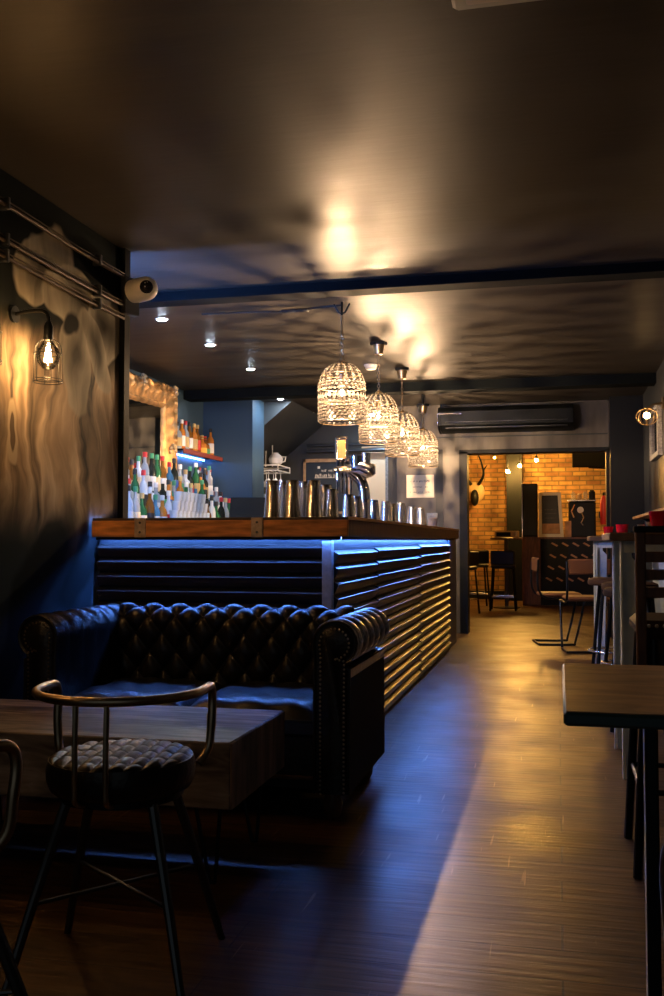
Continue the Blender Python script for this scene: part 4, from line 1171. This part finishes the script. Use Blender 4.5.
wr = MB(); scribble(wr, -.10, .08, .42, .016, -.0065, 21); scribble(wr, -.10, .08, .36, .016, -.0065, 22); scribble(wr, -.09, .07, .29, .014, -.0065, 23)
obj('writing', wr, 'ink', mb_)
cm = thing('coffee_machine', 'black coffee machine cluttered with jars on the half-height counter', 'coffee machine', (.30, 15.6, 1.06))
obj('body', MB().rbox(-.14, .27, -.12, .18, .0, .55, .02), 'black', cm)
obj('wooden_base', MB().rbox(-.20, -.10, -.14, .0, 0, .25, .004), 'woodtan', cm)
obj('top_plate', MB().rbox(-.16, .28, -.14, .2, .55, .58, .01), 'steel', cm)
obj('gauge', MB().cyl((.04, -.13, .42), (.04, -.12, .42), .05), 'white', cm)
obj('steam_pipe', MB().tube([(.06, -.14, .38), (.09, -.17, .30), (.05, -.17, .22), (.08, -.17, .18)], .01, 6).tube([(-.05, -.14, .5), (-.1, -.18, .4), (-.06, -.18, .3)], .012, 6), 'steel', cm)
for (x, r, h, l, m_) in ((-.06, .035, .12, 'left jar on top of the coffee machine', 'clear'), (.03, .04, .10, 'middle pale jar on top of the coffee machine', 'radio'), (.12, .03, .13, 'right narrow jar on top of the coffee machine', 'clear'), (.22, .05, .15, 'dark canister at the right on top of the coffee machine', 'black')):
    j = obj('jar', MB().lathe([(r, 0), (r, h * .8), (r * .7, h * .9), (r * .7, h)], (0, 0, 0), 14), m_); j.location = (.30 + x, 15.6, 1.641); tag(j, l, 'jar', 'jars on the coffee machine')
fe = thing('fire_extinguisher', 'red fire extinguisher against the post right of the coffee machine', 'fire extinguisher', (.68, 15.28, 1.25))
obj('body', MB().lathe([(.05, 0), (.055, .01), (.055, .36), (.035, .42), (.018, .44)], (0, 0, 0), 18), 'redpaint', fe)
obj('valve', MB().cyl((0, 0, .44), (0, 0, .48), .016).box(-.01, .06, -.01, .01, .47, .49), 'black', fe)
obj('hose', MB().tube(bez([(.02, 0, .46), (.08, -.02, .40), (.075, -.02, .2), (.06, -.02, .08)], 5), .009, 6), 'black', fe)
obj('mount', MB().box(-.07, .07, .05, .25, .1, .2), 'blackmetal', fe)
pp_ = thing('post', 'slim pale post beside the red fire extinguisher', 'post', (.84, 15.1, 0))
obj('post_shaft', MB().cyl((0, 0, 1.06), (-.06, 0, 2.05), .022).cyl((0, 0, 0), (0, 0, 1.06), .022), 'white', pp_)
tv = thing('wall_screen', 'black screen hung on a bracket high on the brick wall', 'screen', (.52, 15.2, 2.12))
obj('panel', MB().rbox(-.30, .24, -.03, .03, 0, .34, .01), 'black', tv)
obj('bracket_arm', MB().cyl((-.05, .0, .30), (-.05, 0, .63), .02).cyl((-.06, .03, .0), (.55, .03, -.04), .015), 'blackmetal', tv)
an = thing('antler_mount', 'antler mount with a round pale base on the far brick wall', 'wall decoration', (-1.40, 16.96, 1.85), math.radians(-90)); an.scale = (1.3, 1.3, 1.3)
obj('plaque', MB().sphere((.0, 0, 0), .13, 14, (.25, 1, 1.1)), 'antler', an)
for s_ in (-1, 1):
    obj('antler', MB().tube(bez([(.03, s_ * .05, .1), (.12, s_ * .12, .22), (.2, s_ * .10, .38), (.16, s_ * .04, .52)], 6), [.022 - .0008 * i for i in range(19)], 8).tube([(.15, s_ * .12, .28), (.25, s_ * .18, .34)], [.014, .004], 6), 'black', an)
obj('skull', MB().sphere((.09, 0, -.08), .07, 12, (1.0, .8, 1.6)), 'black', an)
ht = thing('high_round_table', 'high black pedestal table by the brick wall carrying the radio', 'table', (-.76, 14.75, 0))
obj('tabletop', MB().lathe([(.23, 1.02), (.24, 1.03), (.24, 1.045), (.23, 1.05)], (0, 0, 0), 30), 'brownwood', ht)
obj('pedestal', MB().cyl((0, 0, .02), (0, 0, 1.02), .03), 'darkmetal', ht)
obj('base', MB().lathe([(.2, 0), (.2, .015), (.05, .03)], (0, 0, 0), 24), 'blackmetal', ht)
rd = thing('radio', 'cream box radio on the high pedestal table', 'radio', (-.74, 14.75, 1.051))
obj('casing', MB().rbox(-.19, .17, -.07, .07, 0, .10, .01), 'radio', rd)
obj('grille', MB().rbox(-.16, .05, -.074, -.069, .02, .08, .004), 'black', rd)
obj('dial', MB().cyl((.11, -.078, .05), (.11, -.069, .05), .025), 'brass', rd)
def low_stool(label, loc, rz=0):
    t = thing('padded_stool', label, 'stool', loc, rz, 'black stools in the brick room')
    obj('seat', MB().rbox(-.17, .17, -.17, .17, .60, .66, .02), 'leather', t)
    obj('backrest', MB().rbox(-.17, .17, -.19, -.16, .66, .86, .015), 'leather', t)
    for sx in (-1, 1):
        for sy in (-1, 1): obj('leg', MB().tube([(sx * .14, sy * .14, .60), (sx * .18, sy * .18, 0)], .014, 8), 'blackmetal', t)
    obj('foot_rest', MB().tube([(-.17, -.17, .2), (.17, -.17, .2), (.17, .17, .2), (-.17, .17, .2)], .009, 8, closed=True), 'steel', t)
    return t
ls = low_stool('black padded stool at the left of the pedestal table in the brick room', (-1.22, 14.9, 0), .2)
dup(ls, (-.78, 14.25, 0), 0, 'black padded stool in front of the pedestal table in the brick room')
dup(ls, (-1.30, 13.4, 0), 1.2, 'black padded stool against the left brick wall just inside the doorway')

# ------------------------------------------------------------ world + render look
w = bpy.data.worlds.new('world'); scene.world = w; w.use_nodes = True
bgn = w.node_tree.nodes['Background']; bgn.inputs[0].default_value = (.55, .62, .65, 1); bgn.inputs[1].default_value = .14
scene.view_settings.view_transform = 'Standard'; scene.view_settings.look = 'None'
scene.view_settings.exposure = 0; scene.view_settings.gamma = 1; scene.view_settings.use_curve_mapping = False
